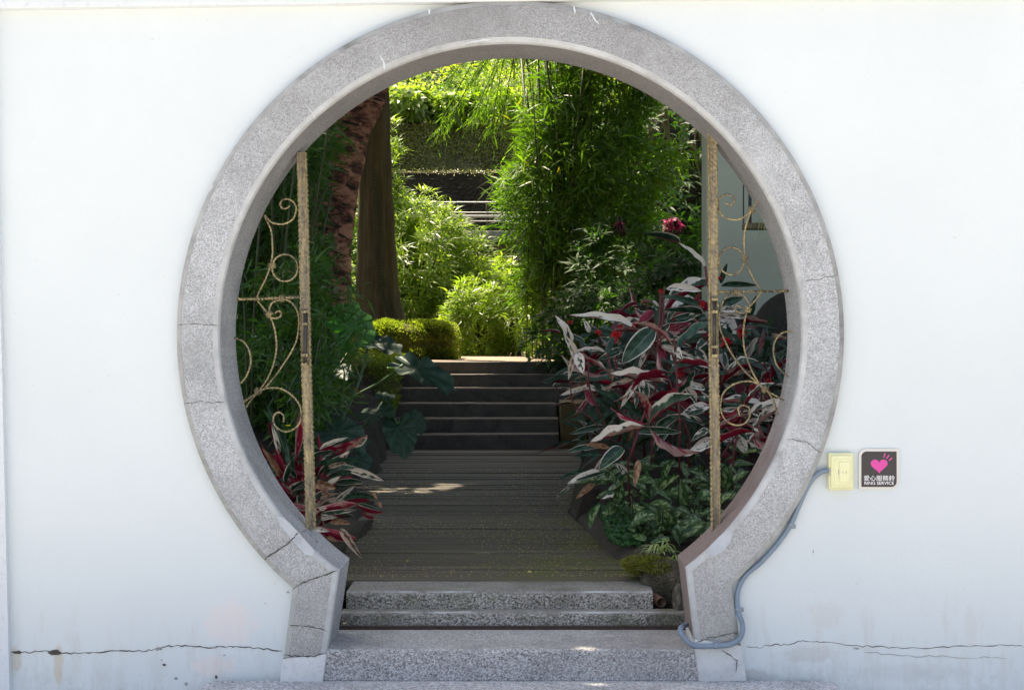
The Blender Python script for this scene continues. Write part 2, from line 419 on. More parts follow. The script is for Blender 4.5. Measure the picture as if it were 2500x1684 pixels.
def tube_data(path, rad, sides=8, twist=0., closed=False, shape=None, cap=True):
    """sweep; rad float or function(i, arclen); twist rad per metre; shape(angle)->radius factor"""
    path = [Vector(p) for p in path]; V, Fs = [], []; n = len(path)
    up = Vector((0, 1, 0)); L = 0
    prev = None
    for i, p in enumerate(path):
        if closed: t = path[(i+1) % n]-path[i-1]
        else: t = path[min(n-1, i+1)]-path[max(0, i-1)]
        t.normalize()
        if prev is None:
            a = up.cross(t)
            if a.length < .1: a = Vector((1, 0, 0)).cross(t)
            a.normalize()
        else:
            a = prev-t*prev.dot(t); a.normalize()
        prev = a; b = t.cross(a)
        if i: L += (p-path[i-1]).length
        r = rad(i, L) if callable(rad) else rad
        for k in range(sides):
            th = 2*math.pi*k/sides; rr = r*(shape(th) if shape else 1); th2 = th+twist*L
            V.append(p+(a*math.cos(th2)+b*math.sin(th2))*rr)
    rings = n if closed else n-1
    for i in range(rings):
        for k in range(sides):
            a0 = i*sides+k; a1 = i*sides+(k+1) % sides; j = (i+1) % n
            Fs.append((a0, a1, j*sides+(k+1) % sides, j*sides+k))
    if cap and not closed:
        Fs.append(tuple(range(sides-1, -1, -1))); Fs.append(tuple((n-1)*sides+k for k in range(sides)))
    return V, Fs
def tube(name, path, rad, mat, parent=None, sides=8, smooth=True, **kw):
    V, Fs = tube_data(path, rad, sides, **kw); return obj(name, V, Fs, mat, parent, smooth)
def tubes(name, specs, mat, parent=None, sides=5, smooth=True):
    V, Fs = [], []
    for path, rad in specs:
        v, f = tube_data(path, rad, sides); o = len(V); V += v; Fs += [tuple(i+o for i in q) for q in f]
    return obj(name, V, Fs, mat, parent, smooth)
def prism(name, pts, y0, y1, mat, parent=None):
    """pts in (x,z), extruded in y"""
    n = len(pts); V = [(x, y0, z) for x, z in pts]+[(x, y1, z) for x, z in pts]
    Fs = [tuple(range(n)), tuple(range(2*n-1, n-1, -1))]+[(i, i+n, (i+1) % n+n, (i+1) % n) for i in range(n)]
    return obj(name, V, Fs, mat, parent)

def unit(v): return v/np.maximum(np.linalg.norm(v, axis=-1, keepdims=True), 1e-9)
def leaf_cloud(name, pos, d, nrm, L, W, mat, parent=None, droop=.25, rnd=None, kind=None):
    """one small real leaf (4 faces: base, two blades, tip) per position"""
    pos = np.asarray(pos, float); N = len(pos); d = unit(np.asarray(d, float)); nrm = np.asarray(nrm, float)
    L = np.broadcast_to(L, (N,))[:, None]; W = np.broadcast_to(W, (N,))[:, None]
    s = unit(np.cross(nrm, d)); nn = np.cross(d, s)
    dr = droop*L
    v0 = pos
    v1 = pos+d*L*.38+s*W*.5+nn*0; v2 = pos+d*L*.38-s*W*.5; vm = pos+d*L*.42-nn*W*.12
    v3 = pos+d*L*.95; v3 = v3-np.array([0, 0, 1.])*dr
    V = np.stack([v0, v1, vm, v2, v3], 1).reshape(-1, 3)
    b = (np.arange(N)*5)[:, None]
    Fa = np.concatenate([b+np.array([[0, 2, 1]]), b+np.array([[0, 3, 2]]), b+np.array([[1, 2, 4]]), b+np.array([[2, 3, 4]])], 0)
    r = rng.random(N) if rnd is None else rnd
    o = obj(name, V, Fa.astype(np.int32), mat, parent, attr=np.repeat(r, 5))
    if kind: o['kind'] = kind
    return o
def tufts(centers, axis, n, spread, L, W, jitter=.02):
    """whorls of n leaves round each axis: returns arrays for leaf_cloud"""
    centers = np.asarray(centers, float); axis = unit(np.asarray(axis, float)); N = len(centers)
    ref = np.where(np.abs(axis[:, 2:3]) < .9, np.array([[0, 0, 1.]]), np.array([[1., 0, 0]]))
    a = unit(np.cross(ref, axis)); b = np.cross(axis, a)
    th = rng.random((N, 1))*6.28+np.arange(n)[None, :]*2.4
    el = spread*(.55+.6*rng.random((N, n)))
    d = (a[:, None]*np.cos(th)[..., None]+b[:, None]*np.sin(th)[..., None])*np.sin(el)[..., None]+axis[:, None]*np.cos(el)[..., None]
    pos = centers[:, None]+rng.normal(0, jitter, (N, n, 3))
    nr = axis[:, None]-d*(d*axis[:, None]).sum(-1, keepdims=True)+rng.normal(0, .15, (N, n, 3))
    Ls = L*(.65+.6*rng.random((N, n))); Ws = W*(.8+.4*rng.random((N, n)))
    rn = np.clip(rng.random((N, 1))*.6+rng.random((N, n))*.4, 0, 1)
    f = lambda x: x.reshape(-1, x.shape[-1]) if x.ndim == 3 else x.ravel()
    return f(pos), f(d), f(nr), f(Ls), f(Ws), f(rn)
def shell_points(N, c, r, thick=.25, lump=.18, seed=1, zmin=None):
    """points in the outer part of a lumpy ellipsoid with outward directions"""
    g = np.random.default_rng(seed)
    u = unit(g.normal(size=(N, 3))); k = g.normal(size=(7, 3))*2.2; ph = g.random(7)*6.28
    lum = 1+lump*np.sin(u@k.T+ph).sum(1)/2.2
    rr = (1-thick*g.random(N)**1.3)*lum
    p = np.array(c)+u*np.array(r)*rr[:, None]
    if zmin is not None:
        keep = p[:, 2] > zmin; p, u = p[keep], u[keep]
    return p, u

# ------------------------------------------------------------------ gate profile (photo pixels -> wall plane)
S0 = 5.5/F
def fx(px): return (px-1300)*S0
def fz(py): return ZC+(812-py)*S0
CX, CY = 1246, 817
def arc(cx, cy, r, a0, a1, n): return [(cx+r*math.cos(a0+(a1-a0)*i/n), cy+r*math.sin(a0+(a1-a0)*i/n)) for i in range(n+1)]
NA = 120
ai0, ai1 = math.atan2(577, -419), math.atan2(564, 425)+2*math.pi
ao0, ao1 = math.atan2(622, -534), math.atan2(617, 545)+2*math.pi
inner = arc(CX, CY, 712, ai0, ai1, NA); outer = arc(CX, CY, 817, ao0, ao1, NA)
def lerp2(a, b, t): return (a[0]+(b[0]-a[0])*t, a[1]+(b[1]-a[1])*t)
NL = 8
def seg_inner_left(t): return lerp2((827,1391), (790,1660), t) if t >= 0 else None
Li = [lerp2((788,1662), inner[0], i/NL) for i in range(NL)]; Lo = [lerp2((684,1663), outer[0], i/NL) for i in range(NL)]
Ri = [lerp2(inner[-1], (1707,1662), (i+1)/NL) for i in range(NL)]; Ro = [lerp2(outer[-1], (1822,1661), (i+1)/NL) for i in range(NL)]
PI_ = Li+inner+Ri; PO_ = Lo+outer+Ro
def rad_pt(i, f):
    a, b = PI_[i], PO_[i]; p = lerp2(a, b, f); return fx(p[0]), fz(p[1])
YW, YB = .04, .312          # wall face, wall back (ring face is y = 0)

# ------------------------------------------------------------------ setting: street side
obj('street_pavement', [(-30,-40,0), (30,-40,0), (30,.2,0), (-30,.2,0)], [(0,1,2,3)], 'street_pavement')['kind'] = 'structure'
tread_bm = bm_box(-1.24, 1.15, -1.9, .012, .002, .1725, .02)
# entrance slab with rounded outer corners
pts = []
x0, x1, y0, y1, r = -1.235, 1.145, -1.9, .013, .06
for cx_, cy_, a0 in ((x1-r, y1-r, 0), (x0+r, y1-r, 90), (x0, y0, 180), (x1, y0, 270)):
    if a0 < 180:
        for k in range(7): a = R(a0+15*k); pts.append((cx_+r*math.cos(a), cy_+r*math.sin(a)))
    else: pts.append((cx_, cy_))
n = len(pts)
tread_bm.free()
tag(obj('entrance_slab', [(x, y, .003) for x, y in pts]+[(x, y, .172) for x, y in pts], [tuple(range(n, 2*n))]+[(i, (i+1) % n, (i+1) % n+n, i+n) for i in range(n)], 'pebble_slab'),
    kind='structure')

# ------------------------------------------------------------------ the white wall with its moon gate
wall = thing('garden_wall', 'white plastered wall with a low horizontal crack, pierced by the round gate', 'wall', (0, .17, 0))
def ray_rect(i, X0=-6, X1=6, Z0=0, Z1=3.05):
    x, z = rad_pt(i, .97); cx_, cz_ = fx(CX), fz(CY); dx, dz = x-cx_, z-cz_
    t = min([(X1-cx_)/dx if dx > 0 else 1e9, (X0-cx_)/dx if dx < 0 else 1e9, (Z1-cz_)/dz if dz > 0 else 1e9, (Z0-cz_)/dz if dz < 0 else 1e9])
    return cx_+dx*t, cz_+dz*t
V, Fs = [], []; NP = len(PI_)
for i in range(NP):
    xi, zi = rad_pt(i, .97); xo, zo = ray_rect(i)
    V += [(xi, YW, zi), (xo, YW, zo), (xi, YB-.003, zi), (xo, YB-.003, zo)]
for i in range(NP-1):
    a, b = 4*i, 4*i+4
    Fs += [(a, b, b+1, a+1), (a+2, a+3, b+3, b+2), (a, a+2, b+2, b)]
    # rectangle corners
    (xa, za), (xb, zb) = ray_rect(i), ray_rect(i+1)
    if abs(xa-xb) > 1e-6 and abs(za-zb) > 1e-6:
        cxn = 6 if xa > 0 else -6; czn = 3.05 if za > 1.5 else 0
        k = len(V); V += [(cxn, YW, czn), (cxn, YB-.003, czn)]
        Fs += [(a+1, b+1, k), (a+3, k+1, b+3)]
obj('plaster_face', V, Fs, 'white_plaster', wall)
box('top_closure', -6, 6, YW+.003, YB-.006, 3.04, 3.06, 'white_plaster', wall)
# coping band at the very top, very slightly out of level as in the photograph
cb = bm_box(-6, 6, -.005, .36, 0, .22, .004)
for v in cb.verts: v.co.z += fz(13)+.0145*(v.co.x-fx(600))*1.0 + .0
bm_obj('coping', cb, 'coping_grey', wall)

def ribbon(name, pxpts, wpx, y, mat, parent, depth=5.5, sub=5, jag=2.2, seed=0, closed_taper=True):
    """hairline crack: a jagged strip of uneven width, just proud of the face it runs over"""
    g = random.Random(seed); pts = []
    for i in range(len(pxpts)-1):
        a, b = pxpts[i], pxpts[i+1]
        for j in range(sub): t = j/sub; pts.append((a[0]+(b[0]-a[0])*t+g.uniform(-jag, jag), a[1]+(b[1]-a[1])*t+g.uniform(-jag, jag)))
    pts.append(pxpts[-1]); V, Fs = [], []; n = len(pts)
    for i, p in enumerate(pts):
        a, b = pts[max(0, i-1)], pts[min(n-1, i+1)]; dx, dy = b[0]-a[0], b[1]-a[1]; L = math.hypot(dx, dy) or 1
        ww = wpx*g.uniform(.35, 1.2)*(.25 if i in (0, n-1) and closed_taper else 1)
        nx, ny = -dy/L*ww/2, dx/L*ww/2
        for s in (1, -1):
            q = P(p[0]+nx*s, p[1]+ny*s, depth+0); V.append((q.x, y, q.z))
    Fs = [(2*i, 2*i+1, 2*i+3, 2*i+2) for i in range(n-1)]
    return obj(name, V, Fs, mat, parent)
WD = 5.54
ribbon('crack', [(12,1590),(60,1592),(110,1588),(150,1594),(215,1592),(300,1587),(350,1589),(390,1580),(430,1574),(475,1577),(520,1580),(570,1578),(620,1580),(690,1588)], 2.7, YW-.0015, 'crack_fill', wall, WD, 6, 2.6, 1)
ribbon('crack', [(1822,1578),(1850,1580),(1880,1574),(1920,1572),(1960,1562),(2010,1566),(2070,1574),(2140,1578),(2200,1580),(2290,1580),(2370,1576),(2440,1574),(2500,1577)], 1.9, YW-.0015, 'crack_fill', wall, WD, 6, 2.6, 2)
ribbon('crack', [(2110,1590),(2200,1600),(2300,1602),(2400,1604),(2460,1606)], 1.6, YW-.0012, 'cement_outer', wall, WD, 6, 3, 3)
# spalls where plaster has flaked
def blob(name, px, py, rx, ry, y, mat, parent, seed, depth=WD, n=12):
    g = random.Random(seed); V = []
    for k in range(n):
        a = 2*math.pi*k/n; rr = g.uniform(.55, 1.15); q = P(px+rx*rr*math.cos(a), py+ry*rr*math.sin(a), depth); V.append((q.x, y, q.z))
    q = P(px, py, depth); V.append((q.x, y, q.z))
    return obj(name, V, [(k, (k+1) % n, n) for k in range(n)], mat, parent)
for i, (px, py, rx, ry) in enumerate(((133,1592,17,8),(42,1591,12,5),(388,1583,8,5),(520,1580,10,3),(402,1622,5,4),(528,1651,4,4),(703,1445,4,3),(455,1668,6,6),(430,1655,5,4),(648,1472,2,2),(548,1598,4,2),(395,1610,3,2),(2090,1582,8,3),(1985,1345,2,5))):
    blob('spall', px, py, rx, ry, YW-.002, 'crack_fill' if i in (0,1,4,5) else 'cement_outer', wall, i)

gate = thing('moon_gate', 'round grey pebble-dashed surround of the moon gate, standing on two short splayed piers', 'gate', (0, .15, .172))
def band(name, i0, i1, prof, mat, smooth=False):
    """prof: list of (radial fraction, y)"""
    V, Fs = [], []; k = len(prof)
    for i in range(i0, i1+1):
        for f, y in prof:
            x, z = rad_pt(i, f); V.append((x, y, z))
    for i in range(i1-i0):
        for j in range(k-1):
            a = i*k+j; Fs.append((a, a+1, a+k+1, a+k))
    return obj(name, V, Fs, mat, gate, smooth)
iL, iR = 2, NP-1-3                      # piers below these indices are smooth cement bases
band('pebble_band', iL, iR, [(.875, .001), (.875, 0), (.14, 0), (.14, .001)], 'pebble_face')
band('outer_trim', iL, iR, [(1.0, YW+.02), (1.0, .016), (.985, .008), (.875, -.0008)], 'cement_outer')
band('inner_trim', iL, iR, [(.14, -.0008), (.03, .004), (.0, .014), (-.004, .022)], 'cement_trim')
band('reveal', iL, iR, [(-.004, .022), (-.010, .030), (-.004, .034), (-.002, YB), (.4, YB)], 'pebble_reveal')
band('pier_base', 0, iL, [(1.01, YW+.02), (1.01, .004), (.99, -.004), (.01, -.004), (-.01, .006), (-.006, YB), (.4, YB)], 'cement_base')
band('pier_base', iR, NP-1, [(1.01, YW+.02), (1.01, .004), (.99, -.004), (.01, -.004), (-.01, .006), (-.006, YB), (.4, YB)], 'cement_base')
cr = [([(432,792),(470,790),(500,793),(533,794)], 1.6), ([(450,985),(490,980),(520,983),(548,981)], 1.6),
      ([(645,1367),(665,1350),(690,1335),(712,1316),(728,1300)], 3.6), ([(712,1439),(735,1425),(760,1413),(790,1404),(826,1391)], 3.2),
      ([(706,1524),(740,1526),(770,1530),(798,1540)], 2.0), ([(690,1597),(730,1600),(765,1601),(790,1594)], 3.2),
      ([(1917,1071),(1945,1074),(1975,1082),(2005,1105)], 1.6), ([(1958,685),(1990,684),(2046,670)], 1.2), ([(1700,1568),(1730,1556),(1770,1547),(1803,1543)], 2.6), ([(735,1300),(750,1292),(760,1280)], 2.2),
      ([(1762,1585),(1785,1600),(1800,1612),(1795,1640)], 2.2), ([(744,1290),(770,1316),(775,1325)], 1.6)]
for i, (pp, ww) in enumerate(cr): ribbon('crack', pp, ww, -.0022 if min(q[1] for q in pp) < 1542 else -.006, 'crack_fill', gate, 5.5, 5, 1.8, 20+i)
def poly_patch(name, pp, y, mat, parent, depth=5.5):
    V = [(P(a, b, depth).x, y, P(a, b, depth).z) for a, b in pp]; V2 = [(x, y+.003, z) for x, _, z in V]; n = len(pp)
    return obj(name, V+V2, [tuple(range(n))]+[(i, i+n, (i+1) % n+n, (i+1) % n) for i in range(n)], mat, parent)
poly_patch('mortar_patch', [(674,1258),(690,1262),(707,1276),(728,1298),(749,1322),(768,1345),(762,1357),(745,1352),(724,1330),(700,1300),(683,1280)], -.0018, 'mortar', gate)
poly_patch('mortar_patch', [(1724,1348),(1735,1330),(1757,1308),(1779,1292),(1788,1302),(1782,1325),(1765,1345),(1742,1357)], -.0018, 'mortar', gate)
for i, (pp, ww) in enumerate((([(1047,20),(1049,36)], 5), ([(929,135),(935,150),(940,174)], 4), ([(745,255),(760,275),(772,292)], 3), ([(1400,12),(1404,36)], 4), ([(1440,30),(1450,45),(1462,60)], 4), ([(512,470),(520,450)], 3), ([(585,525),(590,515)], 4), ([(1130,108),(1170,100),(1200,98)], 4))):
    ribbon('lime_run', pp, ww, -.0016, 'cement_patch', gate, 5.5, 3, 1.2, 50+i)

# adjoining pier of wall at the far left
lw = thing('adjoining_pillar', 'narrow greyer plaster pillar at the far left edge of the white wall', 'pillar', (-2.6, .1, 0))
V = []
for px, py in ((-260,0), (-14,-60), (27,1684), (30,1780), (-260,1780)):
    q = P(px, py, 5.53); V.append((q.x, q.z))
prism('pillar_body', V, .012, .06, 'coping_grey', lw)

# ------------------------------------------------------------------ entrance steps
st = thing('entrance_steps', 'low pebble-finished steps rising through the moon gate to the wooden deck', 'steps', (0, .3, .172))
def pstep(name, x0, x1, y0, y1, z0, z1, mtop, mface, nose=.012):
    """riser, rounded nosing and tread in one step"""
    prof = [(y0, z0), (y0, z1-nose)]+[(y0+nose-nose*math.cos(R(a)), z1-nose+nose*math.sin(R(a))) for a in (22, 45, 68, 90)]+[(y1, z1), (y1, z0)]
    n = len(prof); nx = 24; V = []; g = random.Random(3)
    for i in range(nx+1):
        x = x0+(x1-x0)*i/nx
        for k, (y, z) in enumerate(prof):
            w_ = g.uniform(-.0015, .0015) if 0 < k < n-2 else 0; V.append((x, y+w_, z+w_))
    body = [(i*n+k, (i+1)*n+k, (i+1)*n+k+1, i*n+k+1) for i in range(nx) for k in range(n-1)]
    o = obj(name, V, body+[tuple(range(n)), tuple(nx*n+k for k in range(n-1, -1, -1))], mface, st)
    o.data.materials.append(M[mtop]); o.data.materials.append(M['worn_nosing'])
    for i in range(nx):
        for k in range(2, n-2): o.data.polygons[i*(n-1)+k].material_index = 1
        if z1 > .3:
            for k in (3, 4): o.data.polygons[i*(n-1)+k].material_index = 2
    return o
pstep('step', -.795, .634, .006, .368, .1735, .292, 'pebble_tread', 'pebble_step', .012)
pstep('step', -.782, .640, .384, .455, .1735, .361, 'pebble_dark_tread', 'pebble_dark', .016)
pstep('step', -.768, .497, .450, .700, .1735, .432, 'pebble_dark_tread', 'pebble_dark', .018)
box('gate_track', -.79, .62, .369, .383, .20, .306, 'slot_brown', st)

# ------------------------------------------------------------------ garden ground
def ground_z(x, y):
    yy = np.clip((y-.7)/8.5, 0, 1)
    base = .45+.75*yy**1.1
    base = np.where((x < -.3) & (y < 8), .43+.75*np.clip((y-5)/4.2, 0, 1)**1.1+.05*np.clip(y-2, 0, 3)*np.clip(-x-1.2, 0, 1), base)
    left = np.clip(-x-1.5, 0, 6)*.13*np.clip((y-1)/3, 0, 1)
    right = np.clip(x-.6, 0, 5)*.05
    h = base+left+right+.03*np.sin(x*3.1+y*1.7)+.02*np.sin(x*7-y*5)
    far = np.clip((y-11.2)/6, 0, 1)*.25
    h = h+far
    # hollow under deck, steps and landing
    ys = np.array([.3, .7, 3.06, 7.75, 10, 17]); xl = np.interp(y, ys, [-.80, -.80, -.92, -1.42, -1.6, -1.5]); xr = np.interp(y, ys, [.55, .50, .26, .60, .70, .85])
    ins = (x > xl) & (x < xr) & (y < 17)
    lowz = np.where(y < 7.7, .30, np.where(y < 9.6, .42, 1.10))
    h = np.where(ins, lowz, h)
    return np.where((y < .74) & (np.abs(x+.1) < 1.3), .20, h)
gx, gy = np.linspace(-9, 9, 181), np.linspace(.32, 19, 188)
X, Y = np.meshgrid(gx, gy); Z = ground_z(X, Y)
idx = np.arange(X.size).reshape(X.shape)
Q = np.stack([idx[:-1, :-1], idx[:-1, 1:], idx[1:, 1:], idx[1:, :-1]], -1).reshape(-1, 4)
obj('garden_ground', np.stack([X, Y, Z], -1).reshape(-1, 3), Q.astype(np.int32), 'soil', None, True)['kind'] = 'structure'

# ------------------------------------------------------------------ timber deck, one plank at a time
deck = thing('timber_deck', 'weathered dark timber deck of crosswise planks strewn with yellow petals', 'deck', (-.3, 4, .3))
DZ = .436
def deck_edges(y):
    xl = np.interp(y, [.7, 3, 7.75], [-.84, -1.05, -1.55]); xr = np.interp(y, [.7, 3.06, 3.6, 7.75], [.46, .205, .30, .75]); return float(xl), float(xr)
yb = .704; k = 0
while yb < 7.74:
    wd = .098+random.uniform(-.008, .008); y1_ = min(yb+wd, 7.745); g = random.uniform(.009, .016)
    (la, ra), (lb, rb) = deck_edges(yb), deck_edges(y1_)
    dz = random.uniform(-.005, .003); zt, zb = DZ+dz, DZ-.03; e = .003
    la += random.uniform(-.015, .015); lb = la-(deck_edges(yb)[0]-deck_edges(y1_)[0])
    V = [(la,yb,zb),(ra,yb,zb),(rb,y1_-g,zb),(lb,y1_-g,zb),(la,yb,zt-e),(ra,yb,zt-e),(rb,y1_-g,zt-e),(lb,y1_-g,zt-e),(la,yb+e,zt),(ra,yb+e,zt),(rb,y1_-g-e,zt),(lb,y1_-g-e,zt)]
    tl = random.uniform(-.0025, .0025)
    V = [(a, b, c+tl*(1 if a > -.3 else -1)) for a, b, c in V]
    Fs = [(0,1,5,4),(1,2,6,5),(2,3,7,6),(3,0,4,7),(4,5,9,8),(5,6,10,9),(6,7,11,10),(7,4,8,11),(8,9,10,11)]
    obj('plank', V, Fs, 'deck_wood', deck, loc=(0, yb, DZ)); yb = y1_; k += 1
box('joist', -1.0, .2, .72, 7.7, .34, DZ-.032, 'slot_brown', deck)

# petals: nobody could count them
N = 4200
py_ = .75+5.0*rng.random(N)**1.1; ed = np.array([deck_edges(y) for y in py_]); px_ = ed[:, 0]+.02+(ed[:, 1]-ed[:, 0]-.04)*rng.random(N)
cl = np.sin(px_*5+1)+np.sin(py_*3.7+px_*2)+rng.normal(0, .8, N); kp = cl > -.6; px_, py_ = px_[kp], py_[kp]; N = len(px_)
a = rng.random(N)*6.28
leaf_cloud('fallen_petals', np.stack([px_, py_, np.full(N, DZ+.006)], 1), np.stack([np.cos(a), np.sin(a), np.zeros(N)], 1), np.tile([0,0,1.], (N,1)), .005+.005*rng.random(N), .008, 'petal_yellow', None, 0, kind='stuff')
def small_leaf(name, label, cat, px, py, d, ang, L, W, mat):
    p = P(px, py, d); o = leaf_cloud(name, [p+Vector((0,0,.008))], [(math.cos(ang), math.sin(ang), .15)], [(0, -.4, 1)], L, W, mat, None, .1, rnd=np.array([.9])); return tag(o, label, cat)
dd = lambda py: (ZC-DZ)*F/(py-812)
small_leaf('fallen_petal', 'curled yellow petal lying on the near planks left of the middle', 'petal', 992, 1374, dd(1374), 1.2, .028, .012, 'petal_lemon')
small_leaf('fallen_petal', 'bright yellow petal lying on the plank nearest the steps', 'petal', 1289, 1400, dd(1400), .3, .020, .016, 'petal_yellow')
small_leaf('fallen_leaf', 'small yellow-green leaf lying where the gate track meets the left pier', 'leaf', 837, 1527, 5.86, 1.0, .026, .012, 'petal_yellow')

# ------------------------------------------------------------------ garden stairs and landing
gs = thing('garden_stairs', 'six dark stone steps climbing from the far end of the deck to the upper path', 'stairs', (-.4, 8.5, .43))
sg = random.Random(5)
for i in range(1, 7):
    z1 = DZ+.127*i; y0 = 7.75+.35*(i-1); xr = (.245, .250, .235, .62, .66, .75)[i-1]
    b = bm_box(-1.75, xr, y0, y0+.36 if i < 6 else y0+.5, .30, z1-(.0 if i < 6 else .002), .012, 2)
    for v in b.verts:
        if v.co.z > z1-.02: v.co.z += .006*math.sin(v.co.x*5+i)+sg.uniform(-.003, .003)
    bm_obj('step', b, 'stair_stone', gs)
blk = thing('stair_side_block', 'low ochre-stained block closing the right end of the lower garden steps', 'block', (.42, 8.2, .4))
box('block_body', .262, .60, 7.95, 8.75, .40, .84, 'ochre_block', blk, .01)
o = box('upper_path', -1.9, .9, 10.002, 17.0, 1.10, DZ+.127*6, 'landing_stone', None, .01); o['kind'] = 'structure'

# ------------------------------------------------------------------ right planter edge, pipe, rock
pl = thing('planter_edge', 'dark sloping rough edging of the right planting bed beside the deck', 'planter edging', (.4, 2, .43))
edge = [(.50,.66), (.475,.72), (.36,1.6), (.225,2.95), (.215,3.1), (.30,3.6), (.40,4.6), (.55,6.2), (.68,7.7)]
V, Fs = [], []; e2 = catmull([(a, b, 0) for a, b in edge], 6)
for i, p in enumerate(e2):
    n_ = .012*math.sin(i*1.7)
    V += [(p.x, p.y, .36), (p.x+.004, p.y, DZ+.01), (p.x+.06+n_, p.y+.03, DZ+.05+.01*math.sin(i*2.3)), (p.x+.15+n_, p.y+.06, DZ+.075), (p.x+.22, p.y+.1, .40)]
for i in range(len(e2)-1):
    for j in range(4): a = i*5+j; Fs.append((a, a+5, a+6, a+1))
obj('edging_body', V, Fs, 'planter_face', pl, True)
pp0 = P(1615,1470,5.98)
tube('drain_pipe', [pp0, pp0+Vector((-.05,.16,.012)), pp0+Vector((-.13,.42,.03))], .0215, 'rusty_pipe', None, 20, cap=False)
o = bpy.data.objects['drain_pipe']; tag(o, 'open rusty end of a drain pipe beside the right end of the top step', 'pipe')
sm = o.modifiers.new('wall', 'SOLIDIFY'); sm.thickness = .003
def rock(name, label, c, r, mat, seed, sub=3, rough=.2):
    b = bmesh.new(); bmesh.ops.create_icosphere(b, subdivisions=sub, radius=1); g = random.Random(seed)
    ks = [(Vector((g.uniform(-3, 3), g.uniform(-3, 3), g.uniform(-3, 3))), g.uniform(0, 6)) for _ in range(8)]
    for v in b.verts:
        s = 1+rough*sum(math.sin(v.co.dot(k)+p) for k, p in ks)/4+g.uniform(-.02, .02); v.co = Vector((v.co.x*r[0]*s+c[0], v.co.y*r[1]*s+c[1], v.co.z*r[2]*s+c[2]))
    o = bm_obj(name, b, mat, None, True); return tag(o, label, 'rock')
q = P(1652,1462,5.98); rock('rock', 'upright mottled grey stone wedged between the drain pipe and the right pier', (q.x+.005,q.y,q.z-.02), (.030,.06,.085), 'pale_rock', 3, rough=.4)
q = P(1643,1436,6.12); rock('rock', 'dark mossy rock behind the upright stone at the corner of the right bed', (q.x+.01,q.y+.04,q.z-.03), (.115,.13,.13), 'corner_rock', 4, 4, .35)
q = P(1590,1428,6.12); rock('rock', 'small dark rough stone above the drain pipe at the end of the deck', (q.x+.01,q.y+.05,q.z-.02), (.052,.10,.052), 'planter_face', 6, 3, .35)

# ------------------------------------------------------------------ wrought-iron side grilles
GD = 5.7
def grille(name, label, side, barpts, rods, thick, clamps, coils, cpx, cpy):
    t = thing(name, label, 'grille', tuple(P(cpx, cpy, GD)))
    # flat hammered bar with scalloped edges
    n = 170; V, Fs = [], []; (ax, ay), (bx, by) = barpts
    g = random.Random(side+5)
    for i in range(n+1):
        tt = i/n; px = ax+(bx-ax)*tt+.8*math.sin(tt*9); py = ay+(by-ay)*tt; ph = tt*(by-ay)/12.6*2*math.pi
        hw = 11.4+1.5*math.sin(ph); q = P(px, py, GD); s = GD/F
        prof = [(-hw,.030), (-hw,-.002), (-hw+1.8,-.007), (-hw+4.2,-.001+.0012*math.sin(ph*1.3)), (0,.0005+.001*math.sin(ph*.7+g.random()*.5)), (hw-4.2,-.001+.0012*math.sin(ph*1.3)), (hw-1.8,-.007), (hw,-.002), (hw,.030)]
        for u, dy in prof: V.append((q.x+u*s, q.y+dy, q.z))
    k = 9
    for i in range(n):
        for j in range(k): a_ = i*k+j; b_ = i*k+(j+1) % k; Fs.append((a_, b_, b_+k, a_+k))
    fb_ = obj('flat_bar', V, Fs, 'gilt_edge', t); fb_.data.materials.append(M['aged_iron'])
    for i in range(n):
        for j in (3, 4): fb_.data.polygons[i*k+j].material_index = 1
    def rod(name, pp, r, closed=False):
        path = catmull([P(a, b, GD)+Vector((0,.012,0)) for a, b in pp], 10 if not closed else 4, closed)
        shape = lambda th: 1.0 if abs(math.cos(th)) > .5 else .62
        V, Fs = tube_data(path, r, 8, twist=2*math.pi/.034, closed=closed, shape=shape); return obj(name, V, Fs, 'gilt_iron', t, True)
    for pp in rods: rod('scroll', pp, .0043)
    for pp in thick: rod('crossbar', pp, .0078)
    for (cx_, cy_, rx, ry) in coils: rod('ring', [(cx_+rx*math.cos(2*math.pi*i/24), cy_+ry*math.sin(2*math.pi*i/24)) for i in range(24)], .0045, True)
    for (cx_, cy_, an) in clamps:
        V, Fs = [], []
        for m in (-1, 0, 1):
            c = P(cx_+m*4.0*math.cos(an), cy_+m*4.0*math.sin(an), GD)+Vector((0,.012,0)); ux = Vector((-math.sin(an), 0, -math.cos(an)))
            circ = [c+ux*.0135*math.cos(2*math.pi*i/14)+Vector((0,.0105*math.sin(2*math.pi*i/14),0)) for i in range(14)]
            v, f = tube_data(circ, .0026, 6, closed=True); o_ = len(V); V += v; Fs += [tuple(i+o_ for i in q) for q in f]
        obj('collar', V, Fs, 'gilt_iron', t, True)
    return t
Z2 = lambda L: [(570+u/4.48, 370+v/4.48) for u, v in L]
Z3 = lambda L: [(570+u/3.732, 680+v/3.732) for u, v in L]
Z4 = lambda L: [(1700+u/4.48, 400+v/4.48) for u, v in L]
Z5 = lambda L: [(1700+u/3.92, 680+v/3.92) for u, v in L]
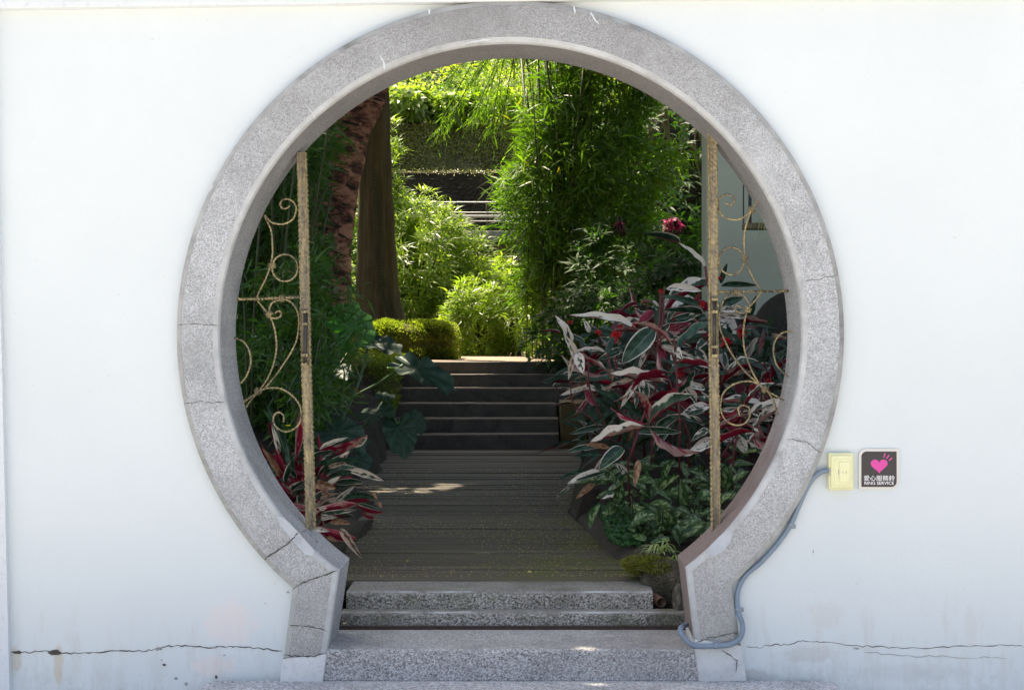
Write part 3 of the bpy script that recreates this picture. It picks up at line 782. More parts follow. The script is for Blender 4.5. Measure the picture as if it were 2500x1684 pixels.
gl = grille('iron_grille', 'gilded scrollwork grille on the left side of the moon gate, before the dark bamboo', 0, ((735,372),(757,1292)),
    [Z2([(335,690),(400,765),(480,790),(560,785),(640,740),(678,660),(678,600),(650,550),(590,518),(530,527),(505,570),(520,610),(550,624),(590,610),(605,588)]),
     Z2([(330,700),(385,810),(410,890),(418,1000),(420,1100),(410,1190),(403,1250),(385,1290),(350,1380),(310,1460),(265,1550)])+Z3([(205,185)]),
     Z3([(205,190),(270,270),(320,335),(365,440),(385,560),(385,650),(370,740),(330,860),(280,950),(235,1010)]),
     Z3([(320,310),(325,260),(355,215),(430,192),(490,197),(540,235),(582,310),(592,420),(570,560),(520,670),(450,780),(380,880),(290,985),(235,1030),(180,1075),(105,1175)]),
     Z3([(320,345),(370,362),(415,350),(430,318),(410,294),(372,315)]),
     Z3([(80,1130),(180,1060),(260,1010),(340,995),(430,1005),(510,1050),(570,1110),(605,1170),(612,1250),(590,1330),(530,1380),(460,1395),(390,1360),(355,1300),(370,1240),(410,1220),(450,1250),(450,1310)]),
     Z3([(0,540),(35,550),(90,580),(130,640),(150,720),(145,800),(110,890),(60,955)])],
    [Z3([(30,188),(320,180),(600,166)])], [(*Z2([(413,1248)])[0], 1.57), (*Z3([(435,182)])[0], 0), (*Z3([(322,325)])[0], .9), (*Z3([(215,1028)])[0], -.75)], [(*Z2([(557,1270)])[0], 31.5, 33)], 700, 1290)
gr = grille('iron_grille', 'gilded scrollwork grille on the right side of the moon gate, before the green building', 1, ((1739,322),(1748,1292)),
    [Z4([(690,380),(655,440),(620,490),(580,540),(500,595),(420,610),(330,590),(270,540),(245,460),(250,400),(290,350),(345,333),(400,355),(420,400),(400,440),(360,447),(325,415)]),
     Z4([(610,500),(560,640),(535,740),(530,850),(530,1000),(545,1060),(580,1150),(640,1270),(720,1380)]),
     Z5([(630,120),(600,170),(550,230),(500,290),(470,390),(455,500),(455,600),(470,700),(510,820),(560,930),(620,1020),(700,1100),(750,1190),(785,1310)]),
     Z5([(510,270),(500,220),(450,160),(380,140),(310,160),(260,220),(235,290),(222,380),(228,470),(270,580),(330,700),(400,800),(480,900),(580,990),(660,1060),(840,1165)]),
     Z5([(500,305),(450,330),(395,315),(375,280),(395,256),(440,285)]),
     Z5([(600,1010),(530,985),(430,990),(330,1030),(260,1100),(235,1200),(245,1290),(300,1370),(390,1405),(470,1385),(515,1320),(515,1250),(470,1215),(420,1225),(405,1260),(425,1315)]),
     Z5([(940,490),(895,505),(830,520),(770,580),(745,660),(755,770),(790,850),(880,940)])],
    [Z4([(235,1402),(600,1396),(1010,1388)])], [(*Z4([(610,505)])[0], -.9), (*Z4([(540,1035)])[0], 1.2), (*Z5([(383,128)])[0], 0), (*Z5([(495,297)])[0], 2.), (*Z5([(660,1060)])[0], .7)], [(*Z4([(388,1062)])[0], 31, 33.5)], 1760, 1290)
def latch(t, px, py0, py1):
    q0, q1 = P(px, py0, GD-.012), P(px, py1, GD-.012); V, Fs = tube_data([q0, q1], .0068, 10); obj('latch_bolt', V, Fs, 'dark_iron', t, True)
    for py in (py0+6, (py0+py1)/2-30 if False else py0+36, py1-26, py1-4):
        c = P(px, py, GD-.004); box('latch_collar', c.x-.0125, c.x+.0125, c.y-.019, c.y+.002, c.z-.006, c.z+.006, 'gilt_iron', t, .002)
    V, Fs = tube_data([P(px+6, py0+14, GD-.016), P(px+9, py0+18, GD-.03), P(px+9, py0+24, GD-.032)], .0035, 8); obj('latch_knob', V, Fs, 'gilt_iron', t, True)
latch(gl, 745, 755, 893); latch(gr, 1744, 725, 872)

# ------------------------------------------------------------------ bell switch, conduit and sign on the white wall
def wq(px, py): p = P(px, py, WD); return p.x, p.z
sw = thing('bell_switch', 'cream plastic service-bell switch box fixed to the white wall left of the black sign', 'switch', (wq(2050,1150)[0], YW, wq(2050,1150)[1]))
def wbox(name, pa, pb, y0, y1, mat, parent, bevel=0):
    (xa, za), (xb, zb) = wq(*pa), wq(*pb); return box(name, min(xa,xb), max(xa,xb), y0, y1, min(za,zb), max(za,zb), mat, parent, bevel, 3)
wbox('back_box', (2019,1104), (2080.5,1194), YW-.030, YW-.0005, 'cream_plastic', sw, .006)
wbox('cover_plate', (2024,1109), (2077,1189), YW-.038, YW-.029, 'cream_plastic', sw, .005)
wbox('inner_frame', (2031,1117), (2071.5,1182), YW-.042, YW-.037, 'cream_plastic', sw, .0025)
wbox('rocker', (2043,1124), (2069,1173), YW-.047, YW-.041, 'cream_plastic', sw, .0025)
wbox('hinge_tab', (2020,1139), (2023,1159), YW-.034, YW-.029, 'cream_mark', sw, .001)
wbox('rocker_groove', (2040.5,1143), (2042.5,1155), YW-.0435, YW-.0415, 'cream_mark', sw, .0005)
xm, zm = wq(2051.5,1149.5)
V, Fs = tube_data([Vector((xm+.0038*math.cos(2*math.pi*i/14), YW-.0472, zm+.003*math.sin(2*math.pi*i/14))) for i in range(14)], .0007, 5, closed=True)
obj('bell_mark', V, Fs, 'cream_mark', sw)
wbox('bell_mark', (2058.5,1146), (2060.5,1153), YW-.0477, YW-.0468, 'cream_mark', sw)

sg_ = thing('service_sign', 'small black metal sign with a pink heart and the words RING SERVICE', 'sign', (wq(2144,1144)[0], YW, wq(2144,1144)[1]))
S_ = lambda u, v: wq(1900+u/5.82, 1050+v/5.82)
def leafplate(x0, z0, x1, z1, r):     # corners in zoom px: top-left and bottom-right rounded
    p = [S_(x1, z0)]
    p += [S_(x1, z1-r)]+[S_(x1-r+r*math.cos(R(a)), z1-r+r*math.sin(R(a))) for a in range(0, 91, 9)]
    p += [S_(x0, z1)]+[S_(x0+r-r*math.cos(R(a)), z0+r-r*math.sin(R(a))) for a in range(0, 91, 9)]
    return p
prism('sign_plate', leafplate(1137,262,1708,832,100), YW-.008, YW-.0005, 'sign_frame', sg_)
prism('sign_face', leafplate(1175,298,1674,800,75), YW-.0095, YW-.0075, 'sign_black', sg_)
hp = []
for i in range(60):
    t_ = 2*math.pi*i/60; hx = 16*math.sin(t_)**3; hy = 13*math.cos(t_)-5*math.cos(2*t_)-2*math.cos(3*t_)-math.cos(4*t_)
    hp.append(S_(1425+hx*7.5, 494-hy*6.9-(8 if abs(hx) > 8 else 0)*0))
o = obj('heart', [(x, YW-.0100, z) for x, z in hp]+[(S_(1425,480)[0], YW-.0100, S_(1425,480)[1])], [((i+1) % 60, i, 60) for i in range(60)], 'sign_pink', sg_)
for (u0, v0), (u1, v1) in (((1491,384),(1509,324)), ((1530,399),(1566,348)), ((1566,426),(1609,387))):
    L = math.hypot(u1-u0, v1-v0); nx, ny = -(v1-v0)/L*8, (u1-u0)/L*8
    q = [S_(u0+nx, v0+ny), S_(u0-nx, v0-ny), S_(u1-nx, v1-ny), S_(u1+nx, v1+ny)]
    obj('sound_stroke', [(x, YW-.0100, z) for x, z in q], [(0,1,2,3)], 'sign_pink', sg_)
def text(name, body, u0, v0, u1, v1, off=0.):
    cu = bpy.data.curves.new(name, 'FONT'); cu.body = body; cu.offset = off; cu.resolution_u = 3
    to = bpy.data.objects.new('tmp', cu); C.objects.link(to); bpy.context.view_layer.update()
    me = bpy.data.meshes.new_from_object(to.evaluated_get(bpy.context.evaluated_depsgraph_get())); bpy.data.objects.remove(to)
    co = np.array([v.co[:] for v in me.vertices]); mn, mx_ = co.min(0), co.max(0)
    (xa, za), (xb, zb) = S_(u0, v1), S_(u1, v0)
    V = [(xa+(c[0]-mn[0])/(mx_[0]-mn[0])*(xb-xa), YW-.0101, za+(c[1]-mn[1])/(mx_[1]-mn[1])*(zb-za)) for c in co]
    return obj(name, V, [tuple(p.vertices) for p in me.polygons], 'sign_white', sg_)
text('lettering', '愛心服務鈴', 1208, 636, 1647, 712, .004)
text('lettering', 'RING SERVICE', 1217, 722, 1634, 767, .006)

cpath = [(2022,1147,.016),(2000,1155,.016),(1978,1176,.02),(1957,1218,.025),(1932,1276,.026),(1902,1322,.026),(1857,1372,.026),(1822,1402,.024),(1803,1436,.022),(1799,1470,.018),(1803,1495,.008),(1811,1516,-.004),(1813,1540,-.014),(1804,1560,-.018),(1780,1573,-.019),(1740,1576.5,-.019),(1700,1576,-.016),(1678,1565,-.012),(1663,1546,-.006),(1662,1532,.03),(1676,1524,.12)]
cp_ = [(lambda q: Vector((q.x, y, q.z)))(P(a, b, 5.5+y)) for a, b, y in cpath]
cd = thing('conduit', 'grey corrugated conduit curving from the cream switch down round the right pier foot', 'conduit', tuple(cp_[10]))
path = catmull(cp_, 34)
tube('corrugated_tube', path, lambda i, L: .0097+(.0006 if i % 2 else -.0004), 'conduit_grey', cd, 12)
for i, (px, py, y, an) in enumerate(((1930,1281,.026,1.05), (1802,1487,.012,1.4), (1748,1576,-.019,0))):
    q = P(px, py, 5.5+y); ax = Vector((math.cos(an), 0, math.sin(an))) if i else Vector((math.cos(1.07), 0, math.sin(1.07)))
    V, Fs = tube_data([q-ax*.005, q+ax*.005], .0128, 14); obj('saddle_clamp', V, Fs, 'clamp_grey', cd, True)
    u = Vector((ax.z, 0, -ax.x)); c = q+u*.016+Vector((0,.008,0)) if i < 2 else q+Vector((0,.01,.014))
    obj('clamp_ear', *(lambda b: ([v.co.copy() for v in b.verts], [[v.index for v in f.verts] for f in b.faces]))(bm_box(c.x-.007, c.x+.007, c.y-.003, c.y+.006, c.z-.007, c.z+.007)), 'clamp_grey', cd)
q = P(1694,1576,5.49); V, Fs = tube_data([q+Vector((-.006,0,0)), q+Vector((.006,0,0))], .0112, 14); obj('coupling', V, Fs, 'conduit_grey', cd, True)

# ------------------------------------------------------------------ pale green building on the right
bd = thing('building', 'pale green plastered building standing behind the right side of the gate', 'building', (2.4, 6, .5))
bx = P(1725,812,10.2).x
box('wall', bx, 5.5, 4.7, 5.0, ZC+.0, 4.6, 'building_wall', bd, .004)
box('plinth', bx+.05, 5.5, 4.74, 4.98, .4, ZC-.002, 'planter_face', bd)
box('ledge', bx+.02, 5.5, 4.66, 4.72, ZC-.02, ZC-.003, 'building_wall', bd)
hk = thing('hanging_rack', 'thin dark hanging rack with a wooden tray on the green wall, right of the grille', 'rack', tuple(P(1840,550,9.9)))
for px, wpx, pa, pb in ((1815,3.0,300,556), (1831,7.5,300,548)):
    a, b = P(px, pa, 9.9), P(px, pb, 9.9); box('rod', a.x-wpx/2*9.9/F, a.x+wpx/2*9.9/F, a.y-.006, a.y+.006, b.z, a.z, 'window_dark', hk)
a, b = P(1816,546,9.85), P(1890,560,9.85); box('tray', a.x, b.x, a.y-.08, a.y+.1, b.z, a.z, 'tray_wood', hk, .004)

def strap_leaf(path_pts, w0, name, mat, parent, colorv=(0,0,0), up=(0,0,1)):
    """long narrow arching leaf following a path"""
    path = catmull(path_pts, 5); n = len(path); V, Fs, uv = [], [], []
    for i, p in enumerate(path):
        t = path[min(n-1, i+1)]-path[max(0, i-1)]; t.normalize(); s = t.cross(Vector(up)); s.normalize() if s.length > 1e-5 else None
        tt = i/(n-1); ww = w0*.5*math.sin(math.pi*min(1, tt*.92+.08))**.7
        V += [p+s*ww, p-Vector(up)*ww*.25, p-s*ww]
    for i in range(n-1):
        for j in range(2): a_ = 3*i+j; Fs.append((a_, a_+1, a_+4, a_+3))
    return V, Fs
def spider_plant(label, px, py, d, n, L, seed, down=False):
    t = thing('spider_plant', label, 'plant', tuple(P(px, py, d))); g = random.Random(seed); c = P(px, py, d)
    for k in range(n):
        a = g.uniform(-math.pi, math.pi); l = L*g.uniform(.6, 1.1); h = g.uniform(.25, .9)
        dx, dy = math.cos(a)*l, math.sin(a)*l*.6
        pts = [c, c+Vector((dx*.35, dy*.35, l*h*.5)), c+Vector((dx*.75, dy*.75, l*h*.45)), c+Vector((dx, dy, l*h*.1-(l*.7 if down else 0)))]
        V, Fs = strap_leaf(pts, .008*g.uniform(.8, 1.3), 'leaf', None, None)
        r = g.random(); obj('leaf', V, Fs, 'leaf_spider', t, attr=[.9 if (i % 3 == 1)^(r > .5) else .15 for i in range(len(V))])
    return t
spider_plant('arching pale-striped spider plant hanging from the tray beside the green wall', 1885, 556, 9.7, 14, .17, 1, True)
spider_plant('small spider plant sprouting at the inner edge of the arch above the dark jar', 1925, 682, 9.3, 7, .13, 2)

# big dark mossy jar
jr = P(1935,812,9.4); prof = [(.0,-.75), (.16,-.75), (.20,-.6), (.25,-.35)]+[(.27*math.cos(R(a)), -.04+.31*math.sin(R(a))) for a in range(-15, 90, 12)]+[(.0,.27)]
V, Fs = [], []; ns = 40; g = random.Random(2)
for (r_, z_) in prof:
    for k in range(ns): a = 2*math.pi*k/ns; rr = r_*(1+.012*math.sin(3*a)+g.uniform(-.008, .008)); V.append((jr.x+rr*math.cos(a), jr.y+rr*math.sin(a), jr.z+z_+g.uniform(-.004, .004)))
for i in range(len(prof)-1):
    for k in range(ns): Fs.append((i*ns+k, i*ns+(k+1) % ns, (i+1)*ns+(k+1) % ns, (i+1)*ns+k))
tag(obj('stone_jar', V, Fs, 'jar_stone', None, True), 'big round dark mossy jar half hidden at the right inner edge of the gate', 'jar')

# ------------------------------------------------------------------ leaves as objects
def leaf_mesh(name, mat, pw=.75, tip=1.0, fold=.12, arch=.10, nl=9, nw=4, wave=.02, twist=.0):
    V, Fs, UV = [], [], []
    for i in range(nl+1):
        v = i/nl; half = .5*max(.010, (v**.62*(1-v)**.82)/.405)*(.62 if False else 1)
        for j in range(nw+1):
            u = j/nw*2-1; x = v; y = u*half; z = -arch*4*(v-.5)**2+arch+fold*abs(u)*half*1.6+wave*math.sin(v*17+u*3)*abs(u)
            if twist: c, s = math.cos(twist*v), math.sin(twist*v); y, z = y*c-(z)*s*.3, z+y*s
            V.append((x, y, z)); UV.append((j/nw, v))
    me = bpy.data.meshes.new(name); k = nw+1
    Fs = [(i*k+j, (i+1)*k+j, (i+1)*k+j+1, i*k+j+1) for i in range(nl) for j in range(nw)]
    me.from_pydata(V, [], Fs); uvl = me.uv_layers.new(name='UVMap')
    for lp in me.loops: uvl.data[lp.index].uv = UV[lp.vertex_index]
    me.materials.append(M[mat]); me.polygons.foreach_set('use_smooth', [True]*len(me.polygons)); return me
SL = [leaf_mesh('stromanthe_leaf', 'stromanthe_leaf', .85, fold=f, arch=a, wave=wv, twist=tw, nl=11) for f, a, wv, tw in ((.3,.10,.05,.25), (.5,.14,.04,.7), (.9,.06,.03,-.8), (.25,.24,.05,.4), (.4,.03,.06,-.4))]
AL = [leaf_mesh('aglaonema_leaf', 'aglaonema_leaf', .8, fold=f, arch=a, nl=7, wave=.012) for f, a in ((.2,.14), (.35,.22), (.15,.06))]
def put_leaf(me, base, tip, width, nrm, parent, col=(0,0,0), name='leaf'):
    o = bpy.data.objects.new(name, me); C.objects.link(o); o.parent = parent
    x = Vector(tip)-Vector(base); L = x.length; x.normalize(); y = Vector(nrm).cross(x); y.normalize(); z = x.cross(y)
    m = Matrix((x*L, y*width, z*L*.45)).transposed().to_4x4(); m.translation = Vector(base)-wloc(parent); o.matrix_basis = m
    o.color = (*col, 1); return o
TOCAM = Vector((0, -1, .35))
def hero(parent, lst, meshes, depth, dj, seed):
    g = random.Random(seed)
    for e in lst:
        (ax, ay), (bx_, by_), wpx, kind = e[:4]; mi = e[4] if len(e) > 4 else g.randrange(3)
        d = depth+(e[5] if len(e) > 5 else g.uniform(-dj, dj)*.5); A, B = P(ax, ay, d+g.uniform(0, .06)), P(bx_, by_, d-g.uniform(0, .08))
        n_ = (TOCAM+Vector((g.uniform(-.35, .35), 0, g.uniform(-.2, .4)))).normalized()
        if kind == 'm': n_ = -n_
        col = {'w': (.80, .10+.15*g.random(), 0), 'c': (.74, .15, 0), 'p': (.74, .38, 0), 'v': (.52, .35+.4*g.random(), 0), 'g': (.25, .1, 0), 'd': (.02, 0, 0), 'm': (g.choice([.1, .2, .6]), .6, 0), 'b': (.5, .5, .95), 'o': (.7, .5, .45)}[kind]
        put_leaf(meshes[mi % len(meshes)], A, B, wpx*d/F*1.08, n_, parent, col)

# ------------------------------------------------------------------ right stromanthe clump
SD = 8.2
rs = thing('stromanthe', 'large clump of pink and cream striped leaves with red bracts, right of the steps', 'plant', tuple(P(1580,1200,SD)))
rl = [((1724,652),(1655,592),15,'w',0,-.1),((1660,596),(1566,570),10,'g',2,-.1),((1626,705),(1714,711),20,'w',0,-.3),((1551,798),(1390,771),27,'w',0,-.7),((1391,850),(1354,770),30,'p',3,-.8),((1412,890),(1375,815),24,'p',0,-.78),
 ((1409,860),(1424,912),26,'p',0,-.85),((1405,862),(1388,928),15,'o',0,-.82),((1478,858),(1400,858),17,'p',0,-.6),((1519,852),(1458,880),19,'v',0,-.5),((1598,800),(1518,888),50,'g',0,-.8),((1585,830),(1536,908),26,'d',0,-.7),
 ((1609,842),(1733,900),18,'c',0,-.7),((1605,842),(1687,846),15,'v',1,-.75),((1590,845),(1556,906),17,'p',0,-.7),((1597,832),(1636,788),22,'v',0,-.7),((1595,757),(1560,786),22,'m',0,-.4),((1680,781),(1716,762),15,'v',0,-.4),
 ((1560,926),(1487,914),12,'v',0,-.8),((1555,930),(1469,950),14,'o',0,-.85),((1558,933),(1515,997),17,'p',0,-.9),((1560,933),(1553,999),16,'v',0,-.9),((1565,930),(1580,976),26,'v',0,-.95),((1566,926),(1613,929),12,'o',0,-.85),((1562,920),(1602,908),10,'g',0,-.8),((1556,922),(1508,905),9,'o',0,-.8),((1561,928),(1573,948),14,'p',0,-1.),
 ((1432,947),(1366,966),14,'w',0,-.6),((1450,925),(1392,932),14,'g',0,-.6),((1446,920),(1386,938),10,'v',1,-.55),((1500,950),(1455,958),12,'o',0,-.6),((1485,905),(1440,930),12,'g',0,-.5),
 ((1719,752),(1601,722),20,'d',3,-.45),((1716,768),(1620,757),14,'g',2,-.5),((1700,770),(1625,788),22,'g',0,-.3),((1660,730),(1625,795),16,'v',0,-.2),((1670,735),(1640,752),16,'w',0,-.2),((1555,742),(1505,768),10,'g',1,-.2),((1600,760),(1530,750),10,'d',1,-.1),((1580,792),(1546,775),10,'w',0,-.3),
 ((1760,698),(1850,697),15,'g',1,.5),((1760,692),(1776,642),16,'g',0,.5),((1760,746),(1816,726),24,'g',0,.3),((1812,800),(1846,720),20,'d',0,.3),((1764,768),(1790,832),40,'p',0,.1),((1757,770),(1820,777),14,'p',0,.05),((1760,755),(1800,758),16,'p',0,.05),
 ((1810,880),(1850,818),22,'w',0,0),((1822,880),(1838,828),14,'g',0,.02),((1765,905),(1818,868),20,'v',0,0),((1758,852),(1778,912),20,'w',0,0),((1765,860),(1770,895),12,'g',0,-.01),
 ((1722,830),(1700,855),20,'v',0,-.3),((1700,850),(1725,900),24,'v',0,-.3),((1715,905),(1670,885),14,'g',0,-.3),((1640,862),(1656,920),20,'c',0,-.5),((1600,850),(1634,880),20,'m',0,-.3),((1625,800),(1665,788),10,'m',0,-.4),((1668,790),(1640,775),14,'m',0,-.3),((1690,775),(1720,800),10,'m',0,-.3),
 ((1440,812),(1425,780),14,'w',0,-.4),((1462,800),(1505,812),14,'d',0,-.4),((1500,820),(1430,806),18,'d',0,-.3),((1510,850),(1462,822),20,'g',0,-.4),((1560,840),(1500,850),20,'d',0,-.4),((1430,840),(1380,815),14,'g',0,-.5),((1370,815),(1318,808),8,'g',1,-.5),
 ((1866,911),(1908,968),14,'m',0,-.1),((1840,930),(1850,990),28,'m',0,-.2),((1815,930),(1800,960),30,'m',0,-.2),((1870,960),(1862,900),24,'c',0,-.1),((1895,880),(1915,860),20,'g',0,0),((1885,930),(1920,870),16,'v',0,0),((1790,935),(1762,905),24,'m',0,-.1),((1600,1010),(1680,1020),12,'m',0,-.4),((1700,880),(1640,860),14,'m',0,-.2),
 ((1550,1053),(1665,1055),20,'g',0,-1.2),((1722,1038),(1624,1014),20,'v',0,-1.1),((1731,990),(1662,1014),28,'p',0,-1.0),((1720,1000),(1672,1014),12,'g',0,-1.02),((1734,1046),(1688,1078),20,'v',0,-1.2),((1735,1086),(1669,1116),22,'c',0,-1.3),((1740,1070),(1690,1095),20,'p',0,-1.15),((1722,950),(1655,935),18,'c',0,-.9),((1700,985),(1650,925),26,'p',0,-.95),
 ((1795,1056),(1823,1108),30,'c',0,-1.1),((1800,1052),(1860,1088),28,'v',0,-1.1),((1830,1070),(1866,1110),28,'p',0,-1.05),((1790,1070),(1765,1078),18,'p',0,-1.1),((1765,985),(1842,992),18,'d',0,-.9),((1760,1000),(1830,1002),14,'p',0,-.92),((1826,1000),(1876,1024),12,'p',0,-.9),((1860,985),(1895,1010),24,'p',0,-.85),((1820,1030),(1890,1025),10,'p',0,-.85),
 ((1521,1091),(1462,1148),36,'g',0,-1.3),((1500,1110),(1450,1150),26,'o',0,-1.25),((1490,1092),(1426,1084),13,'b',0,-1.3),((1470,1153),(1384,1182),24,'w',0,-1.5),((1480,1150),(1390,1178),10,'g',1,-1.49),((1402,1182),(1356,1218),9,'v',0,-1.4),((1397,1077),(1302,1112),8,'d',1,-1.1),((1420,1075),(1350,1100),8,'g',1,-1.0),((1460,1090),(1380,1105),18,'g',0,-1.1),((1470,1110),(1400,1115),16,'d',0,-1.1),
 ((1524,1086),(1514,1012),26,'d',0,-1.),((1572,1022),(1446,946),26,'d',0,-.8),((1530,1078),(1550,1028),9,'b',0,-1.0),((1440,1150),(1360,1172),14,'d',0,-1.2),((1450,1180),(1405,1218),16,'b',0,-1.3),((1508,1216),(1466,1220),13,'p',0,-1.6),((1559,1122),(1548,1190),17,'b',0,-1.7),((1530,1160),(1500,1130),20,'p',0,-1.2),
 ((1430,950),(1452,990),18,'m',0,-.5),((1450,955),(1405,1010),12,'m',0,-.4),((1580,940),(1588,1020),22,'b',0,-.5),((1600,1050),(1660,1010),24,'g',0,-.8),((1600,1100),(1640,1040),22,'g',0,-.9),((1500,1000),(1400,1080),22,'d',0,-.6),((1480,1040),(1390,1060),16,'g',0,-.7),((1460,1060),(1410,1025),14,'v',1,-.6),((1410,960),(1345,948),10,'v',1,-.3),((1400,985),(1340,995),8,'g',1,-.3),
 ((1400,900),(1345,925),12,'d',0,-.3),((1420,1000),(1370,1030),9,'d',0,-.4),((1620,905),(1690,960),22,'d',0,-.4),((1650,960),(1705,1010),24,'m',0,-.5),((1620,960),(1700,975),10,'m',1,-.5)]
hero(rs, rl, SL, SD+.55, .2, 3)
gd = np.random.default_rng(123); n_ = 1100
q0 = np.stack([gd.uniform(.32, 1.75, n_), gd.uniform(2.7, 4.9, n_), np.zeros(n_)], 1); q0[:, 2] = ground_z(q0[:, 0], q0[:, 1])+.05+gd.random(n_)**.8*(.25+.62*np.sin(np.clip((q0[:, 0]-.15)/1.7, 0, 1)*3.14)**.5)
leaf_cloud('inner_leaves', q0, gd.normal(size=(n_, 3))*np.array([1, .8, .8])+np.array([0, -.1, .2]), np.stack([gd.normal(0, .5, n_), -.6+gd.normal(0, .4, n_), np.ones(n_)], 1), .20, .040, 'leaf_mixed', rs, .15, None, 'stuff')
# rest of the clump: stems that carry whorls
g = random.Random(11); stems = []
for k in range(30):
    bx_, by_ = g.uniform(.30, 1.45), g.uniform(1.9, 4.6)
    if bx_ < .40 and by_ < 3: bx_ += .2
    gz = float(ground_z(np.array(bx_), np.array(by_)))
    h = g.uniform(.35, .95); top = Vector((bx_+g.uniform(-.18, .18), by_+g.uniform(-.2, .1), gz+h))
    stems.append(([Vector((bx_, by_, gz-.05)), Vector((bx_, by_, gz+h*.5))+Vector((g.uniform(-.03, .03), 0, 0)), top], .006))
    a0_ = g.uniform(0, 6)
    for q in range(6 if k < 4 else 5):
        a = a0_+q*1.26+g.uniform(-.3, .3); L = g.uniform(.24, .38); el = g.uniform(-.5, .7)
        dv = Vector((math.cos(a)*math.cos(el), math.sin(a)*math.cos(el)*.7, math.sin(el))); b0 = top-Vector((0, 0, g.uniform(0, h*.22)))
        up = Vector((g.uniform(-.3, .3), g.uniform(-.5, 0), 1)).normalized()
        kd = g.random(); col = (.05, 0, 0) if kd < .22 else (.45, .2, 0) if kd < .62 else (.70, .30, 0) if kd < .90 else (.5, .5, .9)
        put_leaf(SL[(0,3,4,1)[g.randrange(4)]], b0, b0+dv*L, g.uniform(.034, .050), up if g.random() < .86 else -up, rs, col)
tubes('stems', [([p for p in s[0]], s[1]) for s in stems], 'stem_red', rs)['kind'] = 'stuff'
for pts, r_ in (([(1392,930),(1400,985),(1440,1020),(1500,1080)], 2.2), ([(1437,880),(1440,950),(1470,1020),(1496,1080)], 2.6), ([(1612,708),(1612,760),(1605,850),(1600,960),(1590,1130)], 3.6), ([(1622,700),(1618,770),(1612,850)], 3.), ([(1722,650),(1727,690),(1735,720)], 4.), ([(1560,926),(1580,870),(1597,840)], 3.), ([(1500,870),(1512,930),(1530,1010)], 3.), ([(1640,860),(1660,920),(1690,975)], 4.)):
    tube('stem', catmull([P(a, b, SD-.2) for a, b in pts], 5), r_*.7*SD/F, 'stem_red', rs, 6)
def bract(px, py, d, rpx, parent, seed):
    g_ = np.random.default_rng(seed); n_ = 26; c = np.array(P(px, py, d)); u = unit(g_.normal(size=(n_, 3))+np.array([0, -.5, .4]))
    leaf_cloud('red_bract', c+u*rpx*d/F*.35*g_.random((n_, 1)), u, unit(g_.normal(size=(n_, 3))), rpx*d/F*1.0, rpx*d/F*.45, 'petal_red', parent, .1)
for i, (px, py, r_) in enumerate(((1392,788,9),(1461,812,12),(1506,822,22),(1514,798,9),(1546,795,7),(1614,711,9),(1715,744,12),(1812,812,20),(1772,838,24),(1662,912,14),(1757,677,8),(1836,948,14),(1770,1008,14),(1875,932,12))):
    bract(px, py, SD-.35+(.35 if px > 1740 else 0), r_*.78, rs, i)

# ------------------------------------------------------------------ left stromanthe clump
LD = 6.75
ls = thing('stromanthe', 'small clump of magenta-backed striped leaves at the foot of the left grille', 'plant', tuple(P(740,1330,LD)))
ll = [((781,1095),(895,1061),15,'m',2,0),((780,1097),(850,1068),10,'w',0,-.01),((820,1110),(870,1068),8,'m',0,0),((765,1142),(886,1126),13,'d',0,-.1),((765,1125),(800,1100),8,'g',1),((856,1152),(938,1174),17,'p',1,-.1),((784,1123),(816,1100),20,'g',0),((830,1140),(855,1098),14,'p',1,-.1),((800,1142),(845,1128),12,'o',0,-.1),
 ((822,1222),(867,1184),13,'p',1,-.1),((768,1243),(872,1228),20,'m',0,-.2),((868,1232),(938,1250),15,'m',2,-.25),((870,1228),(930,1246),8,'g',0,-.26),((780,1255),(872,1244),12,'v',0,-.2),((768,1285),(870,1314),24,'m',0,-.3),((830,1290),(886,1364),20,'o',1,-.35),((840,1300),(860,1330),12,'m',0,-.3),((770,1290),(804,1296),12,'w',0,-.32),((805,1275),(857,1278),16,'b',0,-.25),((768,1184),(822,1192),22,'b',0,-.1),((785,1200),(805,1210),12,'b',0,-.1),
 ((800,1205),(832,1162),13,'w',1,-.1),((850,1210),(924,1215),14,'d',0,-.1),((905,1205),(922,1222),9,'b',0,-.15),((922,1226),(932,1240),10,'b',0,-.16),((880,1250),(915,1262),9,'m',0,-.2),
 ((709,1142),(648,980),24,'d',0,.1),((700,1130),(655,1030),20,'m',0,.08),((682,1108),(663,1036),14,'c',0,.05),((722,1123),(732,1003),18,'m',0,.1),((690,1060),(650,985),14,'d',0,.12),((684,1165),(638,1091),16,'b',0,0),((700,1160),(672,1095),16,'m',0,0),((715,1150),(700,1080),16,'d',0,0),((700,1180),(722,1110),12,'g',1,0),((735,1180),(750,1120),14,'m',0,0),((710,1200),(755,1170),11,'v',1,0),((720,1215),(760,1190),9,'g',1,0),
 ((690,1175),(745,1220),6,'v',1,-.05),((712,1230),(755,1240),16,'m',0,-.1),((740,1255),(756,1268),14,'m',0,-.1),((800,1170),(870,1150),16,'d',0,.05),((820,1180),(890,1175),16,'g',0,.05),((780,1230),(830,1205),10,'o',0,-.05),((775,1165),(862,1100),8,'g',1,.05),((790,1160),(850,1095),10,'d',0,.1),((782,1270),(826,1262),9,'w',0,-.2),((800,1310),(826,1322),11,'b',0,-.3),((768,1260),(800,1240),12,'p',0,-.15)]
hero(ls, ll, SL, LD, .1, 8)
g = random.Random(21)
